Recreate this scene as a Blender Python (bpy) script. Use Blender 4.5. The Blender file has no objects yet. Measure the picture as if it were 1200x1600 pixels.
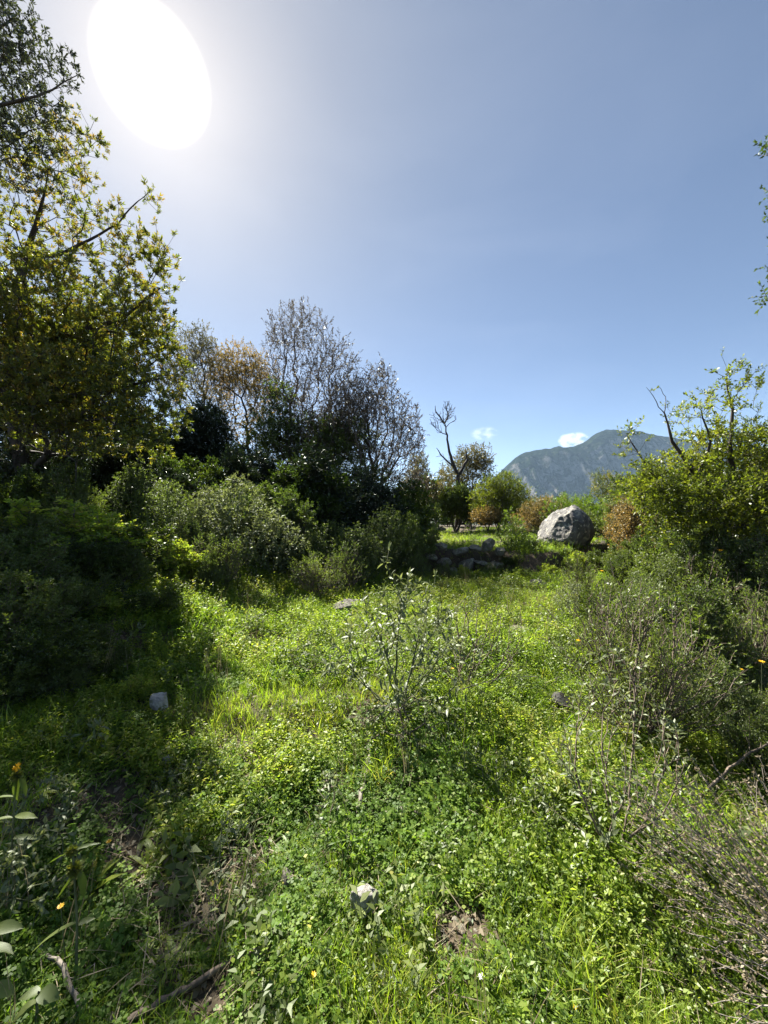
import bpy, bmesh, math
import numpy as np
from mathutils import Vector

rng = np.random.default_rng(11)
sc = bpy.context.scene
C = sc.collection
R = math.radians
FPX = 601.0            # focal length in pixels of the 1200 x 1600 photograph
EYE = 1.55

# ------------------------------------------------------------------ camera
cam = bpy.data.cameras.new('camera')
cam.sensor_fit = 'VERTICAL'; cam.sensor_height = 36.0; cam.lens = 36.0*FPX/1600.0
cam.clip_start = 0.05; cam.clip_end = 30000
co = bpy.data.objects.new('camera', cam); C.objects.link(co)
co.location = (0, 0, EYE); co.rotation_euler = (R(90), 0, 0)
sc.camera = co

# ------------------------------------------------------------------ light
SUN = np.array([-360.0, 601.0, 680.0]); SUN /= np.linalg.norm(SUN)
EXPO = 2.0
w = bpy.data.worlds.new('World'); sc.world = w; w.use_nodes = True
nt = w.node_tree; N = nt.nodes; L = nt.links
for n in list(N): N.remove(n)
out = N.new('ShaderNodeOutputWorld'); bg = N.new('ShaderNodeBackground')
sky = N.new('ShaderNodeTexSky'); sky.sky_type = 'NISHITA'; sky.sun_disc = False
sky.sun_elevation = math.asin(SUN[2]); sky.sun_rotation = math.atan2(SUN[0], SUN[1])
sky.air_density = 0.58; sky.dust_density = 0.15; sky.ozone_density = 1.0; sky.altitude = 200
tc = N.new('ShaderNodeTexCoord')
dot = N.new('ShaderNodeVectorMath'); dot.operation = 'DOT_PRODUCT'; dot.inputs[1].default_value = tuple(SUN)
nrm = N.new('ShaderNodeVectorMath'); nrm.operation = 'NORMALIZE'
L.new(tc.outputs['Generated'], nrm.inputs[0]); L.new(nrm.outputs[0], dot.inputs[0])
def wmath(op, a, b=None, c=None):
    m = N.new('ShaderNodeMath'); m.operation = op
    for i, v in enumerate((a, b, c)):
        if v is None: continue
        if isinstance(v, (int, float)): m.inputs[i].default_value = v
        else: L.new(v, m.inputs[i])
    return m.outputs[0]
ang = wmath('MULTIPLY', wmath('ARCCOSINE', wmath('MINIMUM', dot.outputs['Value'], 0.999999)), 57.2958)
mr = N.new('ShaderNodeMapRange'); mr.interpolation_type = 'SMOOTHSTEP'
mr.inputs['From Min'].default_value = 3.5; mr.inputs['From Max'].default_value = 5.0
mr.inputs['To Min'].default_value = 9.0; mr.inputs['To Max'].default_value = 0.0
L.new(ang, mr.inputs['Value'])
g1 = wmath('MULTIPLY', wmath('EXPONENT', wmath('MULTIPLY', ang, -1/3.4)), 2.6)
g2 = wmath('MULTIPLY', wmath('EXPONENT', wmath('MULTIPLY', ang, -1/24.0)), 1.85)
glow = wmath('ADD', wmath('ADD', mr.outputs[0], g1), g2)
gcol = N.new('ShaderNodeMixRGB'); gcol.blend_type = 'MULTIPLY'; gcol.inputs[0].default_value = 1
gcol.inputs[2].default_value = (1.0, 0.965, 0.93, 1)
L.new(glow, gcol.inputs[1])
tint = N.new('ShaderNodeMixRGB'); tint.blend_type = 'MULTIPLY'; tint.inputs[0].default_value = 1
tint.inputs[2].default_value = (.90, .89, .87, 1)
L.new(sky.outputs[0], tint.inputs[1])
# thin high veil of cirrus, very faint
vn = N.new('ShaderNodeTexNoise'); vn.inputs['Scale'].default_value = 2.2; vn.inputs['Detail'].default_value = 6
vn.inputs['Distortion'].default_value = 0.6
vm = N.new('ShaderNodeMapping'); vm.inputs['Scale'].default_value = (1, 1, 3.2)
L.new(nrm.outputs[0], vm.inputs[0]); L.new(vm.outputs[0], vn.inputs['Vector'])
vr = N.new('ShaderNodeMapRange'); vr.inputs['From Min'].default_value = .48; vr.inputs['From Max'].default_value = .8
vr.inputs['To Max'].default_value = .25
L.new(vn.outputs[0], vr.inputs['Value'])
a1 = N.new('ShaderNodeMixRGB'); a1.blend_type = 'ADD'; a1.inputs[0].default_value = 1
L.new(tint.outputs[0], a1.inputs[1]); L.new(gcol.outputs[0], a1.inputs[2])
a2 = N.new('ShaderNodeMixRGB'); a2.blend_type = 'ADD'; a2.inputs[0].default_value = 1
L.new(a1.outputs[0], a2.inputs[1]); L.new(vr.outputs[0], a2.inputs[2])
# the haze round the sun is greyer than the open blue
q_ = wmath('MULTIPLY', ang, 1/33.0); f_ = wmath('EXPONENT', wmath('MULTIPLY', wmath('MULTIPLY', q_, q_), -1.0))
gm = N.new('ShaderNodeMixRGB'); gm.blend_type = 'MULTIPLY'; gm.inputs[2].default_value = (1, .91, .76, 1)
L.new(f_, gm.inputs[0]); L.new(a2.outputs[0], gm.inputs[1]); L.new(gm.outputs[0], bg.inputs[0]); bg.inputs[1].default_value = 0.05
L.new(bg.outputs[0], out.inputs[0])
sc.world.cycles.sampling_method = 'MANUAL'; sc.world.cycles.sample_map_resolution = 512

sun = bpy.data.lights.new('sun', 'SUN'); sun.energy = 5.0; sun.angle = R(0.53); sun.color = (1, .94, .84)
so = bpy.data.objects.new('sun', sun); C.objects.link(so); so.location = (-5, 8, 20)
so.rotation_euler = Vector(SUN).to_track_quat('Z', 'Y').to_euler()

sc.view_settings.view_transform = 'Standard'; sc.view_settings.look = 'None'
sc.view_settings.exposure = EXPO; sc.view_settings.gamma = 1
sc.render.engine = 'CYCLES'
cy = sc.cycles
cy.max_bounces = 10; cy.diffuse_bounces = 9; cy.glossy_bounces = 2; cy.transmission_bounces = 9
cy.transparent_max_bounces = 8; cy.volume_bounces = 0; cy.sample_clamp_indirect = 4
cy.caustics_reflective = False; cy.caustics_refractive = False

# ------------------------------------------------------------------ numeric helpers
def P(px, py, Y): return np.array([(px-600.0)/FPX*Y, Y, EYE-(py-800.0)/FPX*Y])
def S(t): t = np.clip(t, 0, 1); return t*t*(3-2*t)
def hash2(i, j, s=0):
    n = (i.astype(np.int64)*374761393 + j.astype(np.int64)*668265263 + s*1274126177) & 0x7fffffff
    n = ((n ^ (n >> 13))*1274126177) & 0x7fffffff
    return ((n ^ (n >> 16)) & 0xffff)/65535.0
def vnoise(x, y, s=0):
    xi = np.floor(x); yi = np.floor(y); u = S(x-xi); v = S(y-yi)
    xi = xi.astype(np.int64); yi = yi.astype(np.int64)
    a = hash2(xi, yi, s); b = hash2(xi+1, yi, s); c = hash2(xi, yi+1, s); d = hash2(xi+1, yi+1, s)
    return (a*(1-u)+b*u)*(1-v)+(c*(1-u)+d*u)*v
def fbm(x, y, o=4, s=0):
    r = 0; a = .5; f = 1
    for k in range(o): r = r+a*vnoise(x*f+17.3*k, y*f-9.1*k, s+k); a *= .5; f *= 2.03
    return r
def terr_edge(x): return 9.9 + .55*np.sin(x*1.1+.6) + .25*np.sin(x*2.7)
def ground_h(x, y):
    x = np.asarray(x, float); y = np.asarray(y, float); r = np.hypot(x, y)
    near = 1-S((r-24)/26)
    h = 1.35*S((-x-.4)/5.6)*S((y+2)/7)*near
    h = h + .14*S((x-1.8)/5)*near
    e = terr_edge(x)
    step = .50*S((x-.2)/1.1)*S((y-e+.15)/.45) + .40*(1-S((x-.2)/1.1))*S((y-7.5)/5)
    h = h + step*near
    h = h + near*((fbm(x*.9, y*.9, 2, 3)-.4)*.20 + (fbm(x*2.6, y*2.6, 3, 9)-.4)*.14)*S((r-.3)/1.5)
    far = S((r-26)/240)
    h = h - far*16 + S((r-30)/300)*5*(fbm(x*.02, y*.02, 3, 5)-.5)
    # low wooded hills past the valley
    t = np.clip((r-420)/520, 0, 1)
    h = h + S(t)*(34+46*fbm(x*.0032+3, y*.0032, 4, 21)*1.0)*(.72+.28*np.sin(np.arctan2(x, y)*5+1.0))
    return h
def G(px, py):
    """point of the ground under that pixel of the photograph"""
    d = np.array([(px-600)/FPX, 1.0, -(py-800)/FPX])
    t = np.arange(.4, 60, .01)
    x = d[0]*t; y = t; z = EYE+d[2]*t
    k = np.nonzero(z <= ground_h(x, y))[0]
    i = k[0] if len(k) else len(t)-1
    return np.array([x[i], y[i], float(ground_h(x[i], y[i]))])
def gz(x, y): return float(ground_h(x, y))
def unit(v): return v/np.maximum(np.linalg.norm(v, axis=-1, keepdims=True), 1e-9)

class MB:
    """collects vertices and faces and links them as one mesh object"""
    def __init__(s): s.V = []; s.Q = []; s.T = []; s.A = []; s.n = 0
    def add(s, V, Q=None, T=None, A=None):
        V = np.asarray(V, np.float32).reshape(-1, 3)
        if Q is not None and len(Q): s.Q.append(np.asarray(Q, np.int64)+s.n)
        if T is not None and len(T): s.T.append(np.asarray(T, np.int64)+s.n)
        A = np.zeros(len(V)) if A is None else np.broadcast_to(A, (len(V),))
        s.V.append(V); s.A.append(np.asarray(A, np.float32)); s.n += len(V)
    def mesh(s, name, mat, smooth=False, origin=None):
        V = np.concatenate(s.V) if s.V else np.zeros((0, 3), np.float32)
        if origin is not None: V = V-np.asarray(origin, np.float32)
        A = np.concatenate(s.A)
        Q = np.concatenate(s.Q) if s.Q else np.zeros((0, 4), np.int64)
        T = np.concatenate(s.T) if s.T else np.zeros((0, 3), np.int64)
        me = bpy.data.meshes.new(name)
        me.vertices.add(len(V)); me.vertices.foreach_set('co', V.ravel())
        me.loops.add(Q.size+T.size)
        me.loops.foreach_set('vertex_index', np.concatenate([Q.ravel(), T.ravel()]).astype(np.int32))
        me.polygons.add(len(Q)+len(T))
        ls = np.concatenate([np.arange(len(Q))*4, Q.size+np.arange(len(T))*3]).astype(np.int32)
        me.polygons.foreach_set('loop_start', ls)
        if smooth: me.polygons.foreach_set('use_smooth', np.ones(len(Q)+len(T), bool))
        me.update(calc_edges=True)
        at = me.attributes.new('v', 'FLOAT', 'POINT'); at.data.foreach_set('value', A)
        me.materials.append(mat)
        return me

def link(name, me, parent=None, loc=None):
    o = bpy.data.objects.new(name, me); C.objects.link(o)
    if parent is not None: o.parent = parent
    if loc is not None: o.location = tuple(float(c) for c in loc)
    return o
def tag(o, label=None, cat=None, group=None, kind=None):
    if label: o['label'] = label
    if cat: o['category'] = cat
    if group: o['group'] = group
    if kind: o['kind'] = kind
    return o
def thing(name, parts, label, cat, loc, rotz=0, scale=1, group=None, tilt=(0, 0)):
    """an Empty at the base, one child per part; meshes may be shared between copies"""
    e = bpy.data.objects.new(name, None); C.objects.link(e); e.empty_display_size = .1
    e.location = tuple(float(c) for c in loc); e.rotation_euler = (tilt[0], tilt[1], rotz)
    e.scale = (scale,)*3 if isinstance(scale, (int, float)) else scale
    tag(e, label, cat, group)
    for n, me in parts: link(n, me, e)
    return e

# ------------------------------------------------------------------ materials
def newmat(name):
    m = bpy.data.materials.new(name); m.use_nodes = True
    for n in list(m.node_tree.nodes): m.node_tree.nodes.remove(n)
    return m, m.node_tree.nodes, m.node_tree.links
def ramp(N, stops, interp='LINEAR'):
    r = N.new('ShaderNodeValToRGB'); r.color_ramp.interpolation = interp
    e = r.color_ramp.elements
    while len(e) < len(stops): e.new(.5)
    for k, (p, c) in enumerate(stops): e[k].position = p; e[k].color = (*c, 1)
    return r
def leafmat(name, cols, trans=.5, gloss=.06, rough=.4, warm=(1.1, 1.2, .5)):
    """thin leaf: diffuse + light passing through + a little sheen; colour varies leaf by leaf"""
    m, N, L = newmat(name)
    at = N.new('ShaderNodeAttribute'); at.attribute_name = 'v'
    k = len(cols)-1
    r = ramp(N, [(i/k, c) for i, c in enumerate(cols)]); L.new(at.outputs['Fac'], r.inputs[0])
    d = N.new('ShaderNodeBsdfDiffuse'); t = N.new('ShaderNodeBsdfTranslucent')
    tm = N.new('ShaderNodeMixRGB'); tm.blend_type = 'MULTIPLY'; tm.inputs[0].default_value = 1
    tm.inputs[2].default_value = (*warm, 1)
    L.new(r.outputs[0], d.inputs[0]); L.new(r.outputs[0], tm.inputs[1]); L.new(tm.outputs[0], t.inputs[0])
    mx = N.new('ShaderNodeMixShader'); mx.inputs[0].default_value = trans
    L.new(d.outputs[0], mx.inputs[1]); L.new(t.outputs[0], mx.inputs[2])
    g = N.new('ShaderNodeBsdfGlossy'); g.inputs['Roughness'].default_value = rough
    g.inputs[0].default_value = (.9, .95, .9, 1)
    m2 = N.new('ShaderNodeMixShader'); m2.inputs[0].default_value = gloss
    L.new(mx.outputs[0], m2.inputs[1]); L.new(g.outputs[0], m2.inputs[2])
    o = N.new('ShaderNodeOutputMaterial'); L.new(m2.outputs[0], o.inputs[0])
    return m
def barkmat(name, c1, c2, scale=30):
    m, N, L = newmat(name)
    tc = N.new('ShaderNodeTexCoord'); n = N.new('ShaderNodeTexNoise')
    mp = N.new('ShaderNodeMapping'); mp.inputs['Scale'].default_value = (scale, scale, scale*.25)
    L.new(tc.outputs['Object'], mp.inputs[0]); L.new(mp.outputs[0], n.inputs['Vector'])
    n.inputs['Scale'].default_value = 1; n.inputs['Detail'].default_value = 3
    r = ramp(N, [(.35, c1), (.68, c2)]); L.new(n.outputs[0], r.inputs[0])
    p = N.new('ShaderNodeBsdfPrincipled'); p.inputs['Roughness'].default_value = .85
    L.new(r.outputs[0], p.inputs['Base Color'])
    o = N.new('ShaderNodeOutputMaterial'); L.new(p.outputs[0], o.inputs[0])
    return m
def rockmat(name, cols, scale=3.0, streak=1.0, bump=.5, lichen=None):
    m, N, L = newmat(name)
    tc = N.new('ShaderNodeTexCoord')
    mp = N.new('ShaderNodeMapping'); mp.inputs['Scale'].default_value = (scale, scale, scale*streak)
    L.new(tc.outputs['Object'], mp.inputs[0])
    n = N.new('ShaderNodeTexNoise'); n.inputs['Scale'].default_value = 1; n.inputs['Detail'].default_value = 9
    n.inputs['Roughness'].default_value = .68; n.inputs['Distortion'].default_value = .5
    L.new(mp.outputs[0], n.inputs['Vector'])
    r = ramp(N, [(.32+.40*i/(len(cols)-1), c) for i, c in enumerate(cols)]); L.new(n.outputs[0], r.inputs[0])
    col = r.outputs[0]
    if lichen:
        n2 = N.new('ShaderNodeTexNoise'); n2.inputs['Scale'].default_value = scale*2.7; n2.inputs['Detail'].default_value = 5
        L.new(tc.outputs['Object'], n2.inputs['Vector'])
        r2 = ramp(N, [(.56, (0, 0, 0)), (.62, (1, 1, 1))]); L.new(n2.outputs[0], r2.inputs[0])
        mx = N.new('ShaderNodeMixRGB'); mx.inputs[2].default_value = (*lichen, 1)
        L.new(r2.outputs[0], mx.inputs[0]); L.new(col, mx.inputs[1]); col = mx.outputs[0]
    p = N.new('ShaderNodeBsdfPrincipled'); p.inputs['Roughness'].default_value = .82
    L.new(col, p.inputs['Base Color'])
    n3 = N.new('ShaderNodeTexNoise'); n3.inputs['Scale'].default_value = scale*5; n3.inputs['Detail'].default_value = 8
    n3.inputs['Roughness'].default_value = .7
    L.new(tc.outputs['Object'], n3.inputs['Vector'])
    b = N.new('ShaderNodeBump'); b.inputs['Strength'].default_value = bump; b.inputs['Distance'].default_value = .04
    L.new(n3.outputs[0], b.inputs['Height']); L.new(b.outputs[0], p.inputs['Normal'])
    o = N.new('ShaderNodeOutputMaterial'); L.new(p.outputs[0], o.inputs[0])
    return m

M = {}
M['olive']  = leafmat('olive_yellow_leaf', [(.035,.052,.014), (.10,.125,.02), (.20,.195,.028), (.29,.17,.04)], .58, .04)
M['green']  = leafmat('mid_green_leaf', [(.03,.05,.012), (.07,.105,.018), (.13,.16,.02)], .55, .03)
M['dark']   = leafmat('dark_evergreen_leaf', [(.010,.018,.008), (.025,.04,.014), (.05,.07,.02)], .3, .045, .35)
M['sage']   = leafmat('grey_green_sage_leaf', [(.06,.08,.035), (.13,.16,.065), (.22,.25,.11)], .45, .04, .5, (1.15, 1.15, .7))
M['cistus'] = leafmat('soft_green_leaf', [(.045,.07,.018), (.105,.145,.032), (.20,.235,.055)], .5, .03, .5)
M['lime']   = leafmat('fresh_lime_leaf', [(.06,.10,.012), (.13,.20,.016), (.20,.26,.02)], .55, .04, .5)
M['purple'] = leafmat('purplish_twig_leaf', [(.035,.03,.026), (.09,.072,.055), (.16,.135,.08)], .35, .06, .4, (1, 1, .9))
M['yellowgreen'] = leafmat('yellow_green_leaf', [(.06,.085,.012), (.16,.19,.02), (.27,.27,.035)], .6, .03)
M['orange'] = leafmat('orange_brown_leaf', [(.10,.10,.03), (.24,.20,.06), (.34,.24,.09)], .5, .04, .5, (1.2, 1, .7))
M['pale']   = leafmat('pale_olive_leaf', [(.06,.065,.03), (.12,.12,.045), (.19,.15,.06)], .5, .05, .5, (1.15, 1.05, .7))
M['grey']   = leafmat('grey_green_tree_leaf', [(.03,.038,.022), (.06,.07,.04), (.10,.10,.055)], .35, .06)
M['dry']    = leafmat('dry_brown_leaf', [(.10,.075,.045), (.20,.16,.10), (.34,.28,.18)], .35, .03, .6, (1, 1, .9))
M['grass']  = leafmat('grass_blade', [(.06,.12,.018), (.17,.28,.03), (.31,.40,.05), (.40,.35,.11)], .6, .02, .4)
M['clover'] = leafmat('clover_leaf', [(.05,.10,.018), (.14,.235,.035), (.29,.36,.055)], .55, .012, .5)
M['weed']   = leafmat('weed_leaf', [(.055,.10,.02), (.17,.26,.032), (.31,.38,.05), (.40,.34,.10)], .6, .02, .45)
M['yellow'] = leafmat('yellow_petal', [(.75,.42,.01), (.85,.55,.02)], .35, .03, .5, (1, .9, .5))
M['white']  = leafmat('white_petal', [(.75,.75,.72), (.82,.82,.8)], .35, .03, .5, (1, 1, 1))
M['whorl']  = leafmat('olive_calyx', [(.08,.10,.02), (.15,.17,.03), (.24,.22,.03)], .35, .03, .6)
M['paleyel']= leafmat('pale_yellow_leaf', [(.30,.32,.06), (.50,.46,.10)], .45, .03, .5, (1, 1, .7))
M['bark']   = barkmat('grey_brown_bark', (.035,.028,.022), (.12,.10,.08), 14)
M['twig']   = barkmat('twig_bark', (.07,.052,.038), (.20,.155,.115), 50)
M['greenstem'] = barkmat('green_stem', (.06,.075,.03), (.14,.15,.07), 60)
M['deadwood'] = barkmat('bleached_dead_wood', (.10,.085,.065), (.34,.30,.25), 40)
M['darkbark'] = barkmat('dark_bark', (.02,.016,.013), (.065,.052,.042), 14)
M['boulder'] = rockmat('grey_limestone', [(.022,.021,.02), (.085,.082,.077), (.17,.166,.155), (.28,.27,.25)], 3.6, .4, 1.0, (.36,.34,.27))
M['stone']   = rockmat('rubble_stone', [(.045,.04,.03), (.15,.135,.105), (.34,.32,.27)], 6, 1, .7, (.10,.11,.05))
M['whiterock'] = rockmat('pale_limestone', [(.12,.11,.095), (.38,.36,.33), (.66,.64,.60)], 9, 1, .8, (.25,.24,.17))
M['darkrock'] = rockmat('dark_stone', [(.02,.02,.02), (.06,.058,.052), (.14,.13,.12)], 12, 1, .7)

# ------------------------------------------------------------------ ground, hills, mountain
m, N, L = newmat('ground_soil')
geo = N.new('ShaderNodeNewGeometry')
n1 = N.new('ShaderNodeTexNoise'); n1.inputs['Scale'].default_value = 1.1; n1.inputs['Detail'].default_value = 7
n2 = N.new('ShaderNodeTexNoise'); n2.inputs['Scale'].default_value = 38; n2.inputs['Detail'].default_value = 5
n2.inputs['Roughness'].default_value = .7
for n in (n1, n2): L.new(geo.outputs['Position'], n.inputs['Vector'])
r1 = ramp(N, [(.3, (.028,.028,.014)), (.5, (.058,.043,.026)), (.72, (.11,.075,.048))])
r2 = ramp(N, [(.3, (.35,.35,.35)), (.5, (1,1,1)), (.74, (1.9,1.7,1.4))])
L.new(n1.outputs[0], r1.inputs[0]); L.new(n2.outputs[0], r2.inputs[0])
mu = N.new('ShaderNodeMixRGB'); mu.blend_type = 'MULTIPLY'; mu.inputs[0].default_value = 1
L.new(r1.outputs[0], mu.inputs[1]); L.new(r2.outputs[0], mu.inputs[2])
n3 = N.new('ShaderNodeTexNoise'); n3.inputs['Scale'].default_value = .035; n3.inputs['Detail'].default_value = 12
n3.inputs['Roughness'].default_value = .72
L.new(geo.outputs['Position'], n3.inputs['Vector'])
r3 = ramp(N, [(.40, (.012,.022,.010)), (.55, (.028,.042,.018)), (.68, (.07,.075,.04))])
L.new(n3.outputs[0], r3.inputs[0])
ln = N.new('ShaderNodeVectorMath'); ln.operation = 'LENGTH'; L.new(geo.outputs['Position'], ln.inputs[0])
mr = N.new('ShaderNodeMapRange'); mr.inputs['From Min'].default_value = 28; mr.inputs['From Max'].default_value = 60
L.new(ln.outputs['Value'], mr.inputs['Value'])
mx = N.new('ShaderNodeMixRGB'); L.new(mr.outputs[0], mx.inputs[0]); L.new(mu.outputs[0], mx.inputs[1]); L.new(r3.outputs[0], mx.inputs[2])
p = N.new('ShaderNodeBsdfPrincipled'); p.inputs['Roughness'].default_value = .95; L.new(mx.outputs[0], p.inputs['Base Color'])
b = N.new('ShaderNodeBump'); b.inputs['Strength'].default_value = .6; b.inputs['Distance'].default_value = .03
L.new(n2.outputs[0], b.inputs['Height']); L.new(b.outputs[0], p.inputs['Normal'])
o = N.new('ShaderNodeOutputMaterial'); L.new(p.outputs[0], o.inputs[0])
M['ground'] = m

def polar_sheet(radii, na, hf):
    a = np.linspace(0, 2*np.pi, na, endpoint=False)
    rr, aa = np.meshgrid(radii, a, indexing='ij')
    x = rr*np.sin(aa); y = rr*np.cos(aa); z = hf(x, y)
    V = np.stack([x, y, z], -1).reshape(-1, 3)
    i, j = np.meshgrid(np.arange(len(radii)-1), np.arange(na), indexing='ij')
    j2 = (j+1) % na
    Q = np.stack([i*na+j, (i+1)*na+j, (i+1)*na+j2, i*na+j2], -1).reshape(-1, 4)[:, ::-1]
    return V, Q
rad = np.concatenate([np.linspace(.02, 4, 60), np.geomspace(4.06, 30, 190), np.geomspace(31, 5200, 150)])
mb = MB(); V, Q = polar_sheet(rad, 540, ground_h); mb.add(V, Q)
tag(link('ground', mb.mesh('ground', M['ground'], True)), kind='structure')

# mountain: ridge profile read off as real heights at its distance
MY = 3100.0
prof = [(-400,795),(200,790),(420,782),(560,770),(640,790),(720,782),(752,766),(782,738),(800,720),(812,711),(822,706),(836,704),(850,701),(858,701),(872,697),(884,699),
        (895,698),(908,693),(918,688),(926,681),(935,676),(946,672),(958,671),(972,673),(985,672),(1000,674),(1012,678),(1030,681),
        (1050,684),(1090,690),(1140,700),(1200,712),(1290,726),(1400,742),(1700,770),(2100,792)]
pxs = np.array([q[0] for q in prof], float); pys = np.array([q[1] for q in prof], float)
ridge_x = (pxs-600)/FPX*MY; ridge_z = EYE-(pys-800)/FPX*MY
def mtn_h(x, y):
    t = (y-1300)/(MY-1300)
    xr = x*(MY/np.maximum(y, 1300))**.35
    Hr = np.interp(xr+60*(fbm(x*.004, y*.004, 3, 40)-.5)*(1-S(t)), ridge_x, ridge_z)
    up = np.where(t < 1, .50*np.clip(t, 0, 1)**1.15+.50*S((t-.72)/.26), 1-.55*S((t-1)/.45))
    h = Hr*up - 30*(1-np.clip(t, 0, 1))
    ribs = (np.abs(fbm(x*.0085, y*.0022, 4, 60)-.47)*2)*(.10+.9*S(1-np.abs(t-.6)/.6))
    h = h - ribs*300*np.clip(Hr/450, 0, 1)*np.clip((1.0-t)*6, .03, 1)
    h = h + (fbm(x*.03, y*.03, 4, 80)-.5)*44*np.clip(Hr/300, .1, 1)*np.clip(np.abs(1-t)*7, .42, 1)
    return h
gx = np.linspace(-5200, 7700, 860); gy = np.concatenate([np.linspace(1250, 2500, 110), np.linspace(2510, 3150, 190), np.linspace(3165, 4300, 50)])
yy, xx = np.meshgrid(gy, gx, indexing='ij'); zz = mtn_h(xx, yy)
V = np.stack([xx, yy, zz], -1).reshape(-1, 3); nx = len(gx)
i, j = np.meshgrid(np.arange(len(gy)-1), np.arange(nx-1), indexing='ij')
Q = np.stack([i*nx+j, i*nx+j+1, (i+1)*nx+j+1, (i+1)*nx+j], -1).reshape(-1, 4)
m, N, L = newmat('mountain_rock_and_scrub')
geo = N.new('ShaderNodeNewGeometry')
sx = N.new('ShaderNodeSeparateXYZ'); L.new(geo.outputs['Normal'], sx.inputs[0])
mp = N.new('ShaderNodeMapping'); mp.inputs['Scale'].default_value = (.022, .012, .0045); L.new(geo.outputs['Position'], mp.inputs[0])
na = N.new('ShaderNodeTexNoise'); na.inputs['Scale'].default_value = 1; na.inputs['Detail'].default_value = 9; na.inputs['Roughness'].default_value = .68
L.new(mp.outputs[0], na.inputs['Vector'])
nb = N.new('ShaderNodeTexNoise'); nb.inputs['Scale'].default_value = .035; nb.inputs['Detail'].default_value = 8; nb.inputs['Roughness'].default_value = .75
L.new(geo.outputs['Position'], nb.inputs['Vector'])
sl = N.new('ShaderNodeMapRange'); sl.inputs['From Min'].default_value = .98; sl.inputs['From Max'].default_value = .45; sl.inputs['To Min'].default_value = -.22; sl.inputs['To Max'].default_value = .20
L.new(sx.outputs['Z'], sl.inputs['Value'])
ad = N.new('ShaderNodeMath'); ad.operation = 'ADD'; L.new(na.outputs[0], ad.inputs[0]); L.new(sl.outputs[0], ad.inputs[1])
rf = ramp(N, [(.56, (0,0,0)), (.68, (1,1,1))]); L.new(ad.outputs[0], rf.inputs[0])
rv = ramp(N, [(.35, (.002,.005,.004)), (.50, (.010,.018,.010)), (.66, (.045,.058,.028))]); L.new(nb.outputs[0], rv.inputs[0])
rr_ = ramp(N, [(.35, (.07,.07,.068)), (.7, (.22,.21,.20))]); L.new(nb.outputs[0], rr_.inputs[0])
mx = N.new('ShaderNodeMixRGB'); L.new(rf.outputs[0], mx.inputs[0]); L.new(rv.outputs[0], mx.inputs[1]); L.new(rr_.outputs[0], mx.inputs[2])
p = N.new('ShaderNodeBsdfDiffuse'); L.new(mx.outputs[0], p.inputs[0])
b = N.new('ShaderNodeBump'); b.inputs['Strength'].default_value = .8; b.inputs['Distance'].default_value = 30
L.new(nb.outputs[0], b.inputs['Height']); L.new(b.outputs[0], p.inputs['Normal'])
o = N.new('ShaderNodeOutputMaterial'); L.new(p.outputs[0], o.inputs[0])
mb = MB(); mb.add(V, Q)
tag(link('mountain', mb.mesh('mountain', m, True)), kind='structure')

# ------------------------------------------------------------------ plant building blocks
def leaf_tpl(Ln, W, seg=1, bend=0.0, fold=0.0, peak=.45):
    """one leaf along +X, normal +Z"""
    if seg == 1:
        V = np.array([[0,0,0],[peak*Ln,-W/2,fold*W],[Ln,0,-bend*Ln],[peak*Ln,W/2,fold*W]])
        return V, np.array([[0,1,2,3]])
    t = np.linspace(0, 1, seg+1); wd = np.sin(np.pi*np.clip(t, .02, .985)**.8)**.8*W/2
    a = -bend*t; dx = np.concatenate([[0], np.cumsum(np.cos(a[1:]*1.0))])/seg*Ln
    dz = np.concatenate([[0], np.cumsum(np.sin(a[1:]))])/seg*Ln
    V = []; Q = []
    for k in range(seg+1): V += [[dx[k], -wd[k], dz[k]+fold*wd[k]], [dx[k], 0, dz[k]], [dx[k], wd[k], dz[k]+fold*wd[k]]]
    for k in range(seg):
        for c in (0, 1): Q.append([3*k+c, 3*(k+1)+c, 3*(k+1)+c+1, 3*k+c+1])
    return np.array(V), np.array(Q)
def blade_tpl(Ln, W, bend, seg=3):
    t = np.linspace(0, 1, seg+1); a = np.pi/2-bend*t
    x = np.concatenate([[0], np.cumsum(np.cos(a[1:]))])/seg*Ln; z = np.concatenate([[0], np.cumsum(np.sin(a[1:]))])/seg*Ln
    wd = W/2*np.array([1-.9*tt**1.5 for tt in t]); V = []; Q = []
    for k in range(seg+1): V += [[x[k], -wd[k], z[k]], [x[k], wd[k], z[k]]]
    for k in range(seg): Q.append([2*k, 2*k+1, 2*k+3, 2*k+2])
    return np.array(V), np.array(Q)
def frames(d, up=None, roll=None):
    """rotation matrices whose X axis is d"""
    d = unit(np.asarray(d, float)); n = len(d)
    h = np.tile([0, 0, 1.0], (n, 1)) if up is None else np.asarray(up, float)
    h = h + rng.normal(0, .02, (n, 3))
    y = unit(np.cross(h, d)); z = np.cross(d, y)
    if roll is not None:
        c = np.cos(roll)[:, None]; s = np.sin(roll)[:, None]; y, z = y*c+z*s, z*c-y*s
    return np.stack([d, y, z], -1)
def rotz_m(a, tilt=None):
    n = len(a); c = np.cos(a); s = np.sin(a); z = np.zeros(n); o = np.ones(n)
    Rm = np.stack([np.stack([c, -s, z], -1), np.stack([s, c, z], -1), np.stack([z, z, o], -1)], 1)
    if tilt is not None:
        b, g = tilt; cb, sb = np.cos(b), np.sin(b)
        Rx = np.stack([np.stack([o, z, z], -1), np.stack([z, cb, -sb], -1), np.stack([z, sb, cb], -1)], 1)
        cg, sg = np.cos(g), np.sin(g)
        Ry = np.stack([np.stack([cg, z, sg], -1), np.stack([z, o, z], -1), np.stack([-sg, z, cg], -1)], 1)
        Rm = Ry @ Rx @ Rm
    return Rm
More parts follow.
